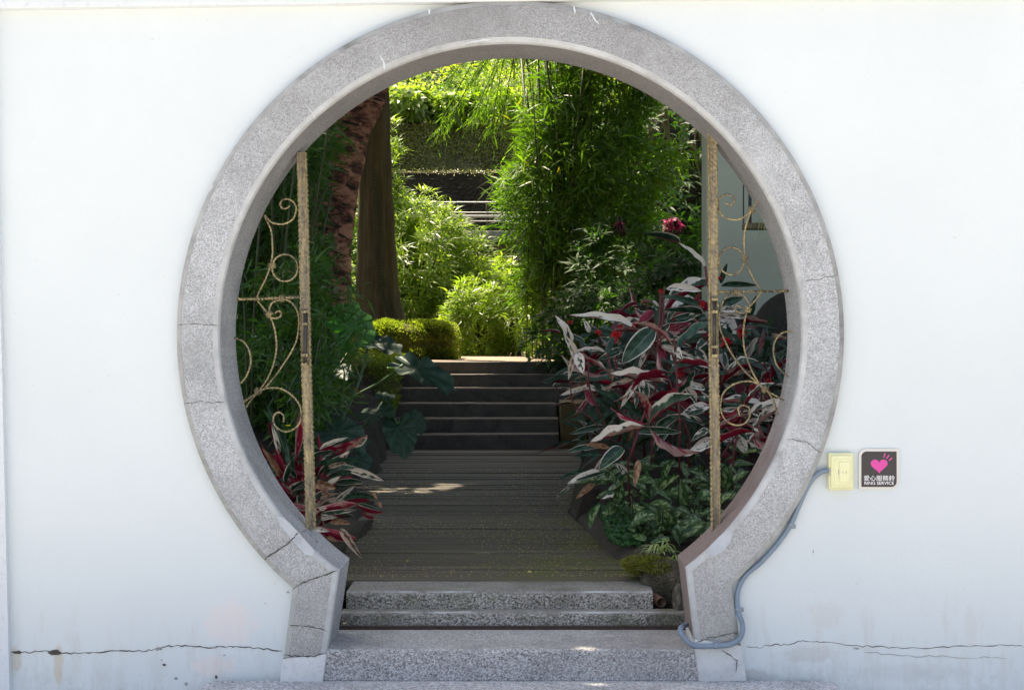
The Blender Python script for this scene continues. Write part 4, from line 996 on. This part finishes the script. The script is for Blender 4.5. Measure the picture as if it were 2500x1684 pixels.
for k in range(70):
    b0 = P(g.uniform(660, 800), g.uniform(1130, 1300), LD+g.uniform(.05, .5)); a = g.uniform(-.6, 3.6); L = g.uniform(.14, .28)
    dv = Vector((math.cos(a), g.uniform(-.5, .3), abs(math.sin(a))*.8-.1)); up = Vector((g.uniform(-.4, .4), -.6, .8)).normalized()
    kd = g.random(); col = (.05, 0, 0) if kd < .5 else (.3, .4, 0) if kd < .8 else (.6, .6, .3)
    put_leaf(SL[g.randrange(5)], b0, b0+dv.normalized()*L, g.uniform(.02, .04), up if g.random() < .5 else -up, ls, col)

small_leaf('fallen_petal', 'bright yellow petal caught on the lowest scroll of the left grille', 'petal', 709, 1044, 5.64, 2.6, .030, .014, 'petal_lemon')
# ------------------------------------------------------------------ aglaonema bed
ag = thing('aglaonema', 'low green leaves blotched with pale green, in front of the pink striped clump', 'plant', tuple(P(1600,1300,6.9)))
al = [((1440,1290),(1466,1230),0),((1520,1232),(1462,1262),1),((1540,1232),(1597,1258),1),((1540,1280),(1590,1265),0),((1624,1180),(1649,1120),0),((1625,1180),(1588,1190),0),((1620,1205),(1668,1203),0),((1610,1205),(1660,1160),1),((1668,1250),(1660,1165),0),((1700,1120),(1712,1085),1),((1775,1092),(1830,1117),1),((1760,1145),(1800,1180),0),((1775,1200),(1770,1130),0),
 ((1505,1190),(1488,1150),1),((1520,1180),(1550,1150),0),((1500,1230),(1520,1180),0),((1550,1170),(1600,1180),0),((1585,1230),(1640,1238),0),((1640,1220),(1600,1200),0),((1690,1200),(1650,1190),0),((1700,1230),(1740,1200),0),((1690,1270),(1650,1240),0),((1640,1290),(1620,1240),0),((1605,1290),(1600,1240),1),((1650,1310),(1700,1290),1),((1650,1295),(1710,1270),0),((1660,1330),(1640,1290),0),((1480,1260),(1500,1230),0),((1560,1230),(1570,1190),0),((1750,1235),(1790,1205),1),((1730,1180),(1745,1140),1),((1800,1170),(1780,1140),0),((1585,1215),(1560,1200),1),((1545,1275),(1600,1255),0),((1690,1240),(1660,1225),1),((1720,1280),(1680,1260),0),((1780,1180),(1830,1150),1),((1812,1115),(1860,1105),1)]
g = random.Random(31)
for (a_, b_, lime) in al:
    d = 6.9+(1290-a_[1])*.004+g.uniform(-.1, .1); A, B = P(*a_, d+.05), P(*b_, d-.05)
    put_leaf(AL[g.randrange(3)], A, B, g.uniform(.058, .078), (TOCAM+Vector((g.uniform(-.5, .5), 0, .5))).normalized(), ag, (0, lime*.7+.2*g.random(), 0))
for k in range(170):
    py = g.uniform(1130, 1320); px = g.uniform(1430+max(0, (py-1180))*.9, 1840-max(0, (py-1130))*.7); d = 6.75+(1320-py)*.0065+g.uniform(0, .3)
    c = P(px, py, d); a = g.uniform(0, 6.28); L = g.uniform(.09, .15); dv = Vector((math.cos(a), math.sin(a)*.7-.2, g.uniform(-.3, .7))).normalized()
    put_leaf(AL[g.randrange(3)], c, c+dv*L, g.uniform(.042, .062), Vector((g.uniform(-.4, .4), -.6, .8)).normalized(), ag, (0, g.random()*.8, 0))
specs = [([c0, c0+Vector((g.uniform(-.02, .02), 0, .07))], .003) for c0 in [P(g.uniform(1480, 1780), g.uniform(1240, 1330), 7.1) for _ in range(40)]]
tubes('stems', specs, 'stem_green', ag)['kind'] = 'stuff'
spider_plant('white-striped grassy spider plant at the front corner of the right bed, above the moss', 1612, 1352, 6.45, 46, .11, 5)
spider_plant('brighter small spider plant tucked against the right pier corner', 1655, 1372, 6.3, 26, .075, 6)
# moss cushion and clover
q = P(1603,1372,6.12); rock('moss_cushion', 'low cushion of yellow-green moss beside the right pier corner', (q.x,q.y+.06,q.z-.03), (.085,.09,.016), 'moss_cushion', 9, 4, .4)
mc = bpy.data.objects['moss_cushion']; mc['category'] = 'moss'
p, u = shell_points(9000, (q.x+.005, q.y+.07, q.z-.025), (.115,.11,.026), .5, .45, 4)
leaf_cloud('moss_blades', p, u+rng.normal(0, .4, u.shape), rng.normal(size=u.shape), .017, .005, 'leaf_moss', mc)['kind'] = 'stuff'
cx_, cy_ = rng.uniform(1465, 1540, 260), rng.uniform(1235, 1330, 260); cx_ += (cy_-1250)*.35
cpos = np.array([P(a, b, 6.95+(1300-b)*.006) for a, b in zip(cx_, cy_)])
pp, d_, n_, L_, W_, r_ = tufts(cpos, np.tile([0, -.5, 1.], (260, 1)), 4, 1.2, .022, .022, .002)
tag(leaf_cloud('clover_patch', pp, d_, n_, L_, W_, 'leaf_clover', None, 0, r_, 'stuff'))

# ------------------------------------------------------------------ elephant ears
def ear_mesh(name, seed, scallop=.05, wavez=.04, fold=.25):
    g_ = random.Random(seed); V, Fs, UV = [], [], []; na, nr = 48, 7
    for i in range(na):
        th = 2*math.pi*i/na     # 0 = tip
        c = math.cos(th); r = (.30+.28*(1-abs(th/math.pi-1)*0))*1
        r = .46*(1+.42*max(0, c)**2.5)*(1-.58*math.exp(-((th-math.pi)/.32)**2)); r *= 1+scallop*math.sin(13*th+seed)
        for j in range(nr+1):
            f = j/nr; x = .0+f*r*math.cos(th); y = f*r*math.sin(th)*.92
            z = -fold*abs(y)*0+fold*(y*y)*1.2-.35*x*x*(1 if x > 0 else .5)+wavez*f*f*math.sin(9*th+seed*2)
            V.append((x, y, z)); UV.append((i/na if i/na < .5 else 1-i/na, f))
    k = nr+1
    for i in range(na):
        for j in range(nr): i2 = (i+1) % na; Fs.append((i*k+j, i*k+j+1, i2*k+j+1, i2*k+j))
    me = bpy.data.meshes.new(name); me.from_pydata(V, [], Fs); uvl = me.uv_layers.new(name='UVMap')
    for lp in me.loops: uvl.data[lp.index].uv = UV[lp.vertex_index]
    me.materials.append(M['elephant_ear_leaf']); me.polygons.foreach_set('use_smooth', [True]*len(me.polygons)); return me
EM = [ear_mesh('elephant_ear_leaf', s) for s in (1, 2, 3)]
ee = thing('elephant_ear', 'large dark elephant-ear plant with broad scalloped leaves, left of the garden steps', 'plant', tuple(P(850,1110,10.0)))
def ear(c, tip, lenw, wid, nrm, bright=0.):
    C_, T_ = P(*c), P(*tip); x = (T_-C_).normalized(); y = Vector(nrm).cross(x).normalized(); z = x.cross(y)
    o = bpy.data.objects.new('leaf', EM[random.randrange(3)]); C.objects.link(o); o.parent = ee
    m = Matrix((x*lenw, y*wid, z*lenw)).transposed().to_4x4(); m.translation = C_-wloc(ee); o.matrix_basis = m; o.color = (bright, 0, 0, 1)
ear((850,800,9.9), (915,765,10.1), .42, .40, (.1,-1,.1), 1.)
ear((905,838,10.4), (975,845,10.3), .38, .30, (.1,-.45,1), 0)
ear((1012,900,10.0), (1110,936,9.9), .50, .28, (-.15,-.6,1), 0)
ear((808,912,9.8), (780,870,10.1), .36, .34, (.2,-.8,.5), 0)
ear((918,1010,9.6), (885,985,9.8), .36, .30, (0,-.7,.8), 0)
ear((975,1045,9.5), (990,1118,9.3), .34, .26, (.1,-1,.5), 0)
ear((940,968,9.7), (960,940,9.9), .18, .16, (0,-1,.5), 0)
ear((1010,1020,9.7), (1035,1060,9.6), .20, .16, (.3,-.9,.6), 0)
ear((820,1055,9.2), (900,1090,9.0), .40, .30, (.1,-.8,.7), 0)
ear((790,1000,9.6), (770,1050,9.4), .34, .30, (.2,-.9,.5), 0)
ear((740,930,10.4), (720,980,10.2), .34, .30, (.3,-.9,.4), 0)
ear((870,1120,9.0), (905,1150,8.8), .22, .2, (.3,-.8,.6), 0)
for pts, r_ in (([(800,1015,10),(860,970,10),(929,932,10),(985,890,10.0)], 3.6), ([(790,1070,9.9),(800,950,10.2),(848,800,10.8)], 3.4), ([(800,1090,9.8),(870,950,10.2),(900,840,10.4)], 3.), ([(820,1100,9.7),(930,1010,9.7),(972,1035,9.5)], 3.), ([(780,1090,9.8),(800,1040,9.5),(815,1050,9.3)], 3.)):
    tube('leaf_stalk', catmull([P(*q_) for q_ in pts], 5), r_*10/F, 'stalk_green', ee, 7)

# ------------------------------------------------------------------ bamboo
def bamboo(label, cpx, base_py, d, n_culm, w_px, h_top, mat, ncl, L, W, env, seed, group=None, culm_r=.011, name='bamboo_clump'):
    g_ = np.random.default_rng(seed); b = P(cpx, base_py, d); gz = b.z
    t = thing(name, label, 'bamboo', tuple(b), group)
    specs = []
    for k in range(n_culm):
        x0, y0 = b.x+g_.normal(0, w_px*d/F*.09), b.y+g_.normal(0, .22); top = h_top*g_.uniform(.75, 1.05)
        lx, ly = g_.normal(0, .22), g_.normal(0, .3)
        specs.append(([Vector((x0, y0, gz-.1)), Vector((x0+lx*.25, y0+ly*.25, gz+(top-gz)*.5)), Vector((x0+lx, y0+ly, top))], culm_r*g_.uniform(.6, 1.2)))
    for s in specs[:14]: tube('culm', catmull(s[0], 6), s[1], 'culm_green', t, 6)
    if len(specs) > 14: tubes('thin_culms', specs[14:], 'culm_green', t)['kind'] = 'stuff'
    pos = env(g_, ncl)
    c0 = np.array([b.x, b.y, 0])[None]; out = pos-c0; out[:, 2] = 0; out = unit(out)+g_.normal(0, .6, (len(pos), 3)); ax = unit(out+np.array([0, 0, .35]))
    pp, dd_, nn, LL, WW, rr = tufts(pos, ax, 8, 1.15, L, W, L*.35)
    dd_ = dd_+np.array([0, 0, -.06]); keep = np.ones(len(pp), bool)
    leaf_cloud('foliage', pp, dd_, nn, LL, WW, mat, t, .12, rr, 'stuff')
    return t
def env_cols(d, cols, zlo_fn=None):
    """sample points from elliptical silhouettes given as photo rows: (py, left px, right px)"""
    rows = np.array(cols, float)
    def f(g_, n):
        py = g_.uniform(rows[0, 0], rows[-1, 0], n*2); wl = np.interp(py, rows[:, 0], rows[:, 1]); wr = np.interp(py, rows[:, 0], rows[:, 2])
        acc = g_.random(n*2) < (wr-wl)/(rows[:, 2]-rows[:, 1]).max(); py, wl, wr = py[acc][:n], wl[acc][:n], wr[acc][:n]
        s = g_.uniform(-1, 1, len(py)); px = (wl+wr)/2+(wr-wl)/2*s*(.93+.1*g_.random(len(py))); hd = (wr-wl)/2*d/F*.75
        dep = d+hd*np.sqrt(np.maximum(0, 1-s*s))*g_.uniform(-1, 1, len(py))
        lump = .10*np.sin(px*.035+py*.021)+.08*np.sin(py*.05+px*.02)
        return np.stack([(px-1300)*d/F+lump, dep-5.5, ZC+(812-py)*d/F], 1)
    return f
bamboo('tall dense dark green bamboo clump beyond the steps, right of the bright shrubs', 1375, 872, 17.4, 34, 420, 5.6, 'leaf_bamboo', 2800, .23, .024,
       env_cols(17.4, [(0,1390,1560), (120,1350,1640), (190,1320,1680), (240,1300,1620), (280,1260,1550), (330,1275,1580), (390,1260,1640), (440,1215,1630), (480,1255,1570), (540,1240,1570), (600,1265,1520), (680,1280,1490), (740,1300,1470), (800,1320,1450)]), 5)
bamboo('dark feathery bamboo filling the left side of the gate behind the scroll grille', 690, 1080, 11.2, 22, 420, 3.4, 'leaf_bamboo_near', 1300, .17, .016,
       env_cols(11.2, [(250,640,790), (360,600,800), (480,560,745), (620,560,750), (760,560,770), (880,590,820), (1000,600,800), (1090,620,790)]), 6)
bamboo('sparse low bamboo shoots just behind the left flat bar, above the striped leaves', 735, 1150, 9.3, 5, 120, 1.75, 'leaf_bamboo_near', 190, .13, .018,
       env_cols(9.3, [(640,640,830), (760,650,850), (900,680,850), (1050,690,830)]), 16, culm_r=.008)

# ------------------------------------------------------------------ trunks
def trunk(name, label, cols, d, mat, seed, crown=None):
    """cols: (py, left, right) silhouettes"""
    b = P((cols[-1][1]+cols[-1][2])/2, cols[-1][0], d); t = thing(name, label, 'tree', tuple(b)); g_ = random.Random(seed)
    rows = np.array(cols, float); n = 150; ns = 56; V, Fs = [], []
    for i in range(n+1):
        py = rows[0, 0]+(rows[-1, 0]-rows[0, 0])*i/n; l, r = np.interp(py, rows[:, 0], rows[:, 1]), np.interp(py, rows[:, 0], rows[:, 2])
        c = P((l+r)/2, py, d); R_ = (r-l)/2*d/F
        for k in range(ns):
            a = 2*math.pi*k/ns; fl = 1+.05*math.sin(5*a+py*.003)+.03*math.sin(9*a+py*.01)+.02*math.sin(py*.05+3*a)+.025*abs(math.sin(11*a+.6*math.sin(py*.013)))+.02*math.sin(23*a+1.5*math.sin(py*.02))+g_.uniform(-.014, .014)
            V.append((c.x+R_*fl*math.cos(a), c.y+R_*fl*math.sin(a), c.z))
    for i in range(n):
        for k in range(ns): Fs.append((i*ns+k, (i+1)*ns+k, (i+1)*ns+(k+1) % ns, i*ns+(k+1) % ns))
    obj('trunk', V, Fs, mat, t, True); return t
mt = trunk('canopy_tree', 'straight mossy brown tree trunk standing left of the bright shrubs', [(-1700,905,945), (-600,895,945), (200,882,946), (290,878,950), (500,874,957), (700,872,968), (780,870,984), (840,862,1010), (900,850,1030)], 17.3, 'mossy_bark', 1)
# a climbing fern row up the trunk
specs = []
for k in range(46):
    py = 420+k*8.2; px = 918+(py-420)*.075+2*math.sin(k); c = P(px, py, 17.3); c.y -= .25
    for s in (-1, 1): specs.append(([c, c+Vector((s*.022, -.004, -.01)), c+Vector((s*.036, .0, -.024))], .005))
tubes('climbing_fern', specs, 'fern_scar', mt)['kind'] = 'stuff'
rt = trunk('palm_tree', 'leaning reddish trunk with dark peeling bark scars, left of the mossy trunk', [(-1500,1120,1210), (-300,960,1050), (180,850,948), (250,820,935), (330,785,900), (420,765,880), (520,745,862), (640,730,850), (760,725,856), (900,705,870), (1010,690,880)], 15.0, 'red_bark', 2)
# loose bark flakes and old leaf scars on the leaning trunk
gk = random.Random(9)
for k in range(120):
    py = gk.uniform(200, 800); rows = [(180,850,948), (250,820,935), (330,785,900), (420,765,880), (520,745,862), (640,730,850), (760,725,856)]
    l, r = np.interp(py, [q_[0] for q_ in rows], [q_[1] for q_ in rows]), np.interp(py, [q_[0] for q_ in rows], [q_[2] for q_ in rows])
    s = gk.uniform(-.8, .8); hw = (r-l)/2*15/F; c = P((l+r)/2+s*(r-l)/2, py, 15.0); c.y -= hw*math.sqrt(1-s*s)+.012
    L, H = gk.uniform(.06, .20), gk.uniform(.015, .045); sl = gk.uniform(.15, .55); y_ = lambda u: c.y+(u*.5+s*hw)**2/(hw*2)-.0-(s*s*hw/2)
    V = []
    for u in (-1, -.4, .3, 1):
        hh = H*(1-abs(u)*.7); V += [(c.x+u*L/2, y_(u*L), c.z-sl*u*L/2+hh/2), (c.x+u*L/2, y_(u*L)-.012, c.z-sl*u*L/2-hh/2)]
    obj('bark_scar', V, [(0,1,3,2), (2,3,5,4), (4,5,7,6)], 'dark_rock' if k % 3 else 'red_bark', rt)

# ------------------------------------------------------------------ shrubs
def shrub(label, px, base_py, d, rx, rz, mat, ntuft, L, W, seed, nleaf=9, name='shrub', cat='shrub', spread=1.1, ry=None, lump=.25, inner_mat='leaf_dark', thick=.3):
    b = P(px, base_py, d); t = thing(name, label, cat, tuple(b)); c = (b.x, b.y, b.z+rz*.92)
    p, u = shell_points(ntuft, c, (rx, ry or rx*.8, rz), thick, lump, seed, b.z)
    ax = u+np.array([0, -.1, .75])
    pp, dd_, nn, LL, WW, rr = tufts(p, ax, nleaf, spread, L, W, L*.15)
    leaf_cloud('foliage', pp, dd_, nn, LL, WW, mat, t, .25, rr, 'stuff')
    g_ = random.Random(seed); specs = []
    for k in range(9):
        e = Vector((c[0]+g_.uniform(-.7, .7)*rx, c[1]+g_.uniform(-.6, .6)*(ry or rx*.8), c[2]+g_.uniform(0, .6)*rz)); specs.append(([b+Vector((g_.uniform(-.1, .1), g_.uniform(-.1, .1), -.08)), (b+e)/2+Vector((0, 0, .1)), e], .012))
    tubes('branches', specs, 'twig_brown', t)['kind'] = 'stuff'
    return t
shrub('big bright yellow-green shrub with whorled leaves, right of the mossy trunk', 1000, 866, 20.5, .88, 1.08, 'leaf_shrub', 900, .21, .025, 1, 11)
shrub('tall sunlit shrub rising along the right edge of the mossy trunk', 950, 866, 20.9, .46, 1.6, 'leaf_shrub', 560, .22, .026, 2, 11)
shrub('thin bright shrub seen between the two trunks', 845, 866, 21.2, .55, 1.35, 'leaf_shrub', 420, .19, .030, 3)
shrub('rounded lit shrub bulging over the upper path, right part of the bright mass', 1115, 866, 20.3, .50, .85, 'leaf_shrub', 420, .21, .025, 4, 11)
shrub('small bright shrub standing low at the back edge of the upper path', 1160, 868, 18.9, .42, .42, 'leaf_shrub', 240, .19, .024, 5, 11)
shrub('small spiky shrub between the bright mass and the bamboo, below the grey coping', 1222, 866, 20.8, .38, .80, 'leaf_shrub', 260, .20, .028, 6)
shrub('low lit shrub tucked under the left side of the bamboo', 1265, 870, 18.7, .45, .50, 'leaf_shrub', 240, .17, .026, 7)
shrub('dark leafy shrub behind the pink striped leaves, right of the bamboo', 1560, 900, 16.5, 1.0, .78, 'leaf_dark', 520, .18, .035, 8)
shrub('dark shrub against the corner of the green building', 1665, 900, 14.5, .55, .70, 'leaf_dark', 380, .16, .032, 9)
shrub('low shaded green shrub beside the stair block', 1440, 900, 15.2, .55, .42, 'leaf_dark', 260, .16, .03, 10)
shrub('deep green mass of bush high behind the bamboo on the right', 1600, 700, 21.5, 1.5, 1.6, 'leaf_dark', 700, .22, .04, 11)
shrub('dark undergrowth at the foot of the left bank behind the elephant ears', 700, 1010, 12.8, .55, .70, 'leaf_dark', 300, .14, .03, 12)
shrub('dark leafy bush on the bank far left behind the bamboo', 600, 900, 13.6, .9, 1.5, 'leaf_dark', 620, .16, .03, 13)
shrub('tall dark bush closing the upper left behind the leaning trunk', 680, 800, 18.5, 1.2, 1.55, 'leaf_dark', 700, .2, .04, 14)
# clipped hedge: box of fine foliage with rounded ends
def hedge(label, x0, x1, y0, y1, z0, z1, n, seed, mat='leaf_hedge', L=.035):
    g_ = np.random.default_rng(seed); t = thing('clipped_hedge', label, 'hedge', ((x0+x1)/2, (y0+y1)/2, z0))
    b = bmesh.new(); bmesh.ops.create_icosphere(b, subdivisions=3, radius=1)
    c = np.array([(x0+x1)/2, (y0+y1)/2, (z0+z1)/2]); h = np.array([(x1-x0)/2, (y1-y0)/2, (z1-z0)/2])
    for v in b.verts:
        v.co = Vector([c[i]+h[i]*.88*math.copysign(abs(v.co[i])**.45, v.co[i]) for i in range(3)])
    bm_obj('inner_mass', b, 'moss_cushion', t, True)
    u = unit(g_.normal(size=(n, 3))); s = np.sign(u)*np.abs(u)**.45; k = g_.uniform(.90, 1.0, n)+.04*np.sin(s[:, 0]*9)+.03*np.sin(s[:, 2]*7+s[:, 0]*14)
    p = c+h*s*k[:, None]; ax = u+g_.normal(0, .5, u.shape)+np.array([0, 0, .4])
    leaf_cloud('foliage', p, ax, g_.normal(size=u.shape)+u*.8, L*g_.uniform(.6, 1.2, n), L*.5, mat, t, .05, None, 'stuff')
hz0 = P(0,878,16.4).z
hedge('clipped round-topped yellow-green hedge beside the head of the garden steps', P(880,0,16.5).x, P(1115,0,16.5).x, 10.6, 11.9, 1.12, P(0,782,16.6).z, 36000, 1)
hedge('lower shaded stretch of clipped hedge sloping down beside the steps', P(820,0,14.5).x, P(985,0,14.5).x, 7.9, 10.3, .7, P(0,862,14.2).z, 9000, 2, L=.032)

# ------------------------------------------------------------------ terraces behind
ug = thing('lower_retaining_wall', 'grey-coped low retaining wall behind the bright shrubs', 'wall', (0, 18.7, 1.3))
box('wall_body', -9, 9, 18.52, 18.9, 1.2, P(0,590,24).z, 'fig_wall', ug)
for k in range(14): box('coping_stone', -8.4+k*1.2, -8.4+k*1.2+1.192, 18.46, 18.98, P(0,590,24).z+.002, P(0,564,24).z, 'grey_coping', ug, .01)
tz1 = P(0,575,24).z
obj('terrace', [(-12,18.9,tz1), (12,18.9,tz1), (12,22.5,tz1), (-12,22.5,tz1)], [(0,1,2,3)], 'soil')['kind'] = 'structure'
rl_ = thing('handrail', 'thin metal railing with horizontal rails above the grey coping', 'railing', (0, 18.7, P(0,564,24).z))
for py, r_ in ((494,.012), (519,.010), (528,.022), (540,.010)): a, b = P(0, py, 24.2), None; tube('rail', [Vector((-7, 18.7, a.z)), Vector((7, 18.7, a.z))], r_, 'rail_steel', rl_, 8)
for x in (-7, -4.6, -2.2, P(1188,0,24.2).x, 1.6, 4.0, 6.4): tube('post', [Vector((x, 18.72, P(0,564,24).z)), Vector((x, 18.72, P(0,490,24.2).z))], .012, 'twig_brown', rl_, 8)
mw = thing('mossy_retaining_wall', 'dark mossy retaining wall with a row of drain holes, behind the railing', 'wall', (0, 22, tz1))
zl = P(0,419,27).z
b = bm_box(-12, 12, 21.5, 22.6, tz1-.2, zl, .03, 1)
bmesh.ops.subdivide_edges(b, edges=b.edges[:], cuts=0); bm_obj('wall_body', b, 'dark_rock', mw)
for k in range(9):
    for r0 in range(2): c = P(1010+k*46+(20 if r0 else 0), 437+r0*22, 27); box('weep_hole', c.x-.035, c.x+.035, 21.48, 21.52, c.z-.010, c.z+.010, 'stair_stone', mw)
p = np.stack([rng.uniform(-6, 6, 3500), rng.uniform(21.42, 21.6, 3500), np.full(3500, zl)+rng.normal(0, .03, 3500)], 1)
leaf_cloud('moss_fringe', p, np.stack([rng.normal(0, .5, 3500), -np.ones(3500), rng.normal(-.4, .5, 3500)], 1), rng.normal(size=(3500, 3)), .045, .02, 'leaf_moss', mw, .2, None, 'stuff')
uw = thing('fig_covered_wall', 'upper retaining wall covered in fine creeping fig, below the sunlit hillside planting', 'wall', (0, 23.5, zl))
zu = P(0,298,28.5).z; gx2, gz2 = np.linspace(-12, 12, 121), np.linspace(zl-.2, zu, 16); X2, Z2_ = np.meshgrid(gx2, gz2)
Y2 = 23.0+.35*(Z2_-zl)/(zu-zl)+.06*np.sin(X2*3+Z2_*2)+.04*np.sin(X2*7)
idx = np.arange(X2.size).reshape(X2.shape); Q = np.stack([idx[:-1, :-1], idx[:-1, 1:], idx[1:, 1:], idx[1:, :-1]], -1).reshape(-1, 4)
obj('wall_body', np.stack([X2, Y2, Z2_], -1).reshape(-1, 3), Q.astype(np.int32), 'fig_wall', uw, True)
N = 22000; px_, pz_ = rng.uniform(-5, 6, N), rng.uniform(zl, zu, N)
keep = (np.sin(px_*1.9+1)+np.sin(pz_*4+px_)+rng.normal(0, .7, N)) > -.9; px_, pz_ = px_[keep], pz_[keep]; N = len(px_)
leaf_cloud('creeping_fig', np.stack([px_, 22.93+.35*(pz_-zl)/(zu-zl)+.06*np.sin(px_*3+pz_*2)+.04*np.sin(px_*7)+rng.uniform(-.03, .03, N), pz_], 1), rng.normal(size=(N, 3))*np.array([1, .4, 1]), np.stack([rng.normal(0, .5, N), -np.ones(N), rng.normal(0, .5, N)], 1), .05, .035, 'leaf_moss', uw, .1, None, 'stuff')
# hillside
hx, hy = np.linspace(-26, 26, 70), np.linspace(23.3, 60, 60); HX, HY = np.meshgrid(hx, hy); hillz = lambda x, y: zu-.05+(y-23.3)*.30+np.clip((y-30)*.35, 0, 30)+.25*np.sin(x*.8+y*.5)
idx = np.arange(HX.size).reshape(HX.shape); Q = np.stack([idx[:-1, :-1], idx[:-1, 1:], idx[1:, 1:], idx[1:, :-1]], -1).reshape(-1, 4)
obj('hillside', np.stack([HX, HY, hillz(HX, HY)], -1).reshape(-1, 3), Q.astype(np.int32), 'soil', None, True)['kind'] = 'structure'
N = 8500; x_, y_ = rng.uniform(-7, 8, N), 23.3+14*rng.random(N)**1.2; z_ = hillz(x_, y_)+.1+.9*rng.random(N)*(.35+.65*(np.sin(x_*1.7+y_)*np.sin(y_*1.3-x_*.6)*.5+.5))
pp, dd_, nn, LL, WW, rr = tufts(np.stack([x_, y_, z_], 1), np.stack([rng.normal(0, .3, N), rng.normal(-.25, .3, N), np.ones(N)], 1), 9, 1.15, .13, .06, .05)
leaf_cloud('hillside_planting', pp, dd_, nn, LL, WW, 'leaf_hill', None, .2, rr, 'stuff')
shrub('lime-yellow bush on the rim of the fig-covered wall', 1200, 300, 29.0, .55, .36, 'leaf_lime', 220, .12, .07, 31)
shrub('dark rounded clipped bush on the sunlit hillside', 1060, 262, 30.5, .75, .42, 'leaf_dark', 380, .06, .04, 32)
shrub('broad-leaved green bush at the left end of the wall rim', 1000, 300, 28.9, .55, .4, 'leaf_shrub', 160, .2, .1, 33)
shrub('green broad-leaved plant beside the dark clipped bush', 1095, 300, 28.9, .35, .26, 'leaf_shrub', 90, .2, .12, 34)
shrub('patch of orange-red foliage at the top left of the hillside', 1072, 176, 34, .42, .16, 'leaf_orange', 120, .13, .06, 35)
shrub('magenta-leaved plant on the terrace right of the bamboo', 1645, 556, 19.0, .09, .045, 'petal_pink', 22, .08, .035, 36, name='pink_plant', cat='plant')
shrub('small patch of magenta leaves half hidden behind the bamboo', 1512, 556, 16.2, .035, .025, 'petal_pink', 8, .06, .025, 37, name='pink_plant', cat='plant')
# steep dark rock and roots behind the bamboo on the right
q = P(1650,430,22.5); rock('cliff_rock', 'steep dark rock mass with hanging roots, upper right behind the bamboo', (q.x+.4,q.y+.6,q.z), (1.5,.9,1.7), 'dark_rock', 12, 4, .3)
rf = bpy.data.objects['cliff_rock']; g = random.Random(4); specs = []
for k in range(14):
    a = P(g.uniform(1570, 1715), g.uniform(200, 300), 21.6); n_ = g.uniform(.6, 1.5); specs.append((catmull([a, a+Vector((g.uniform(-.1, .2), 0, -n_*.4)), a+Vector((g.uniform(-.1, .3), 0, -n_))], 4), g.uniform(.008, .03)))
tubes('hanging_roots', specs, 'tray_wood', rf)['kind'] = 'stuff'

# ------------------------------------------------------------------ overhead canopy and the feathery branch
tip_c = P(1215,150,13.0)
cr_pts, cr_out = [], []
gp = np.random.default_rng(77)
N = 46000
cx2, cy2 = gp.uniform(-10, 4.5, N), gp.uniform(1.8, 14.0, N); cz2 = gp.uniform(5.7, 7.6, N)
# gaps: where the sun falls through on the deck, and the open sky over the far planting
sdn = np.array(sd)
gx_, gy_ = cx2-sdn[0]/sdn[2]*(cz2-DZ), cy2-sdn[1]/sdn[2]*(cz2-DZ)      # where each leaf's shadow lands at deck height
spots = [(950,1183,.10),(1005,1187,.08),(1145,1181,.07),(1060,1196,.07),(925,1203,.07),(1030,1206,.09),(900,1200,.05),(1310,1155,.05)]
keep = np.ones(N, bool)
for (sx, sy, sr) in spots:
    q = P(sx, sy, dd(sy)); keep &= ((gx_-q.x)**2/(sr+.13)**2+(gy_-q.y)**2/(sr+.15)**2) > 1
keep &= (gy_ < 9.0+.5*np.sin(gx_*3))             # beyond this line the crown ends and the sun reaches the planting
cx2, cy2, cz2 = cx2[keep], cy2[keep], cz2[keep]; n_ = len(cx2)
leaf_cloud('crown', np.stack([cx2, cy2, cz2], 1), gp.normal(size=(n_, 3))*np.array([1, 1, .4]), np.stack([gp.normal(0, .35, n_), gp.normal(0, .35, n_), np.ones(n_)], 1), .36, .24, 'leaf_canopy', mt, .2, None, 'stuff')
specs = []; g = random.Random(6); top = P(925,-1500,17.3)
hub = P(925,-600,17.3)
for k in range(13):
    e = Vector((g.uniform(-7, 4), g.uniform(3, 12), g.uniform(5.9, 7.0))); specs.append((catmull([hub, (hub+e)/2+Vector((0, 0, .7)), e], 4), .04))
tubes('limbs', specs, 'mossy_bark', mt, 7)['kind'] = 'stuff'
# feathery branch hanging into the top of the opening
fb = thing('feathery_branch', 'feathery bright green branch hanging into the top of the opening from above', 'branch', tuple(P(1280,60,19)))
g = random.Random(13); specs = []; fl = []
root = P(1282,20,19)
for k in range(22):
    e = P(g.uniform(1060, 1440), g.uniform(190, 330), 19+g.uniform(-.8, 1.0)); mid = (root+e)/2+Vector((g.uniform(-.08, .08), 0, g.uniform(.05, .3)))
    path = catmull([root, mid, e], 8); specs.append((path, .006))
    for i in range(4, len(path)):
        for _ in range(6):
            f = g.random(); s = path[i-1].lerp(path[i], f); dv = (path[i]-path[i-1]).normalized()+Vector((g.uniform(-1, 1), g.uniform(-.6, .6), g.uniform(-.9, .2))); tl = g.uniform(.08, .24)
            for m in range(6): fl.append((s+dv*tl*m/6, dv+Vector((g.uniform(-1, 1), g.uniform(-1, 1), g.uniform(-.8, .3)))))
tubes('twigs', specs, 'twig_brown', fb)['kind'] = 'stuff'
leaf_cloud('needles', [f[0] for f in fl], [f[1] for f in fl], rng.normal(size=(len(fl), 3)), .075, .008, 'leaf_feather', fb, .1, None, 'stuff')

bpy.context.view_layer.update()
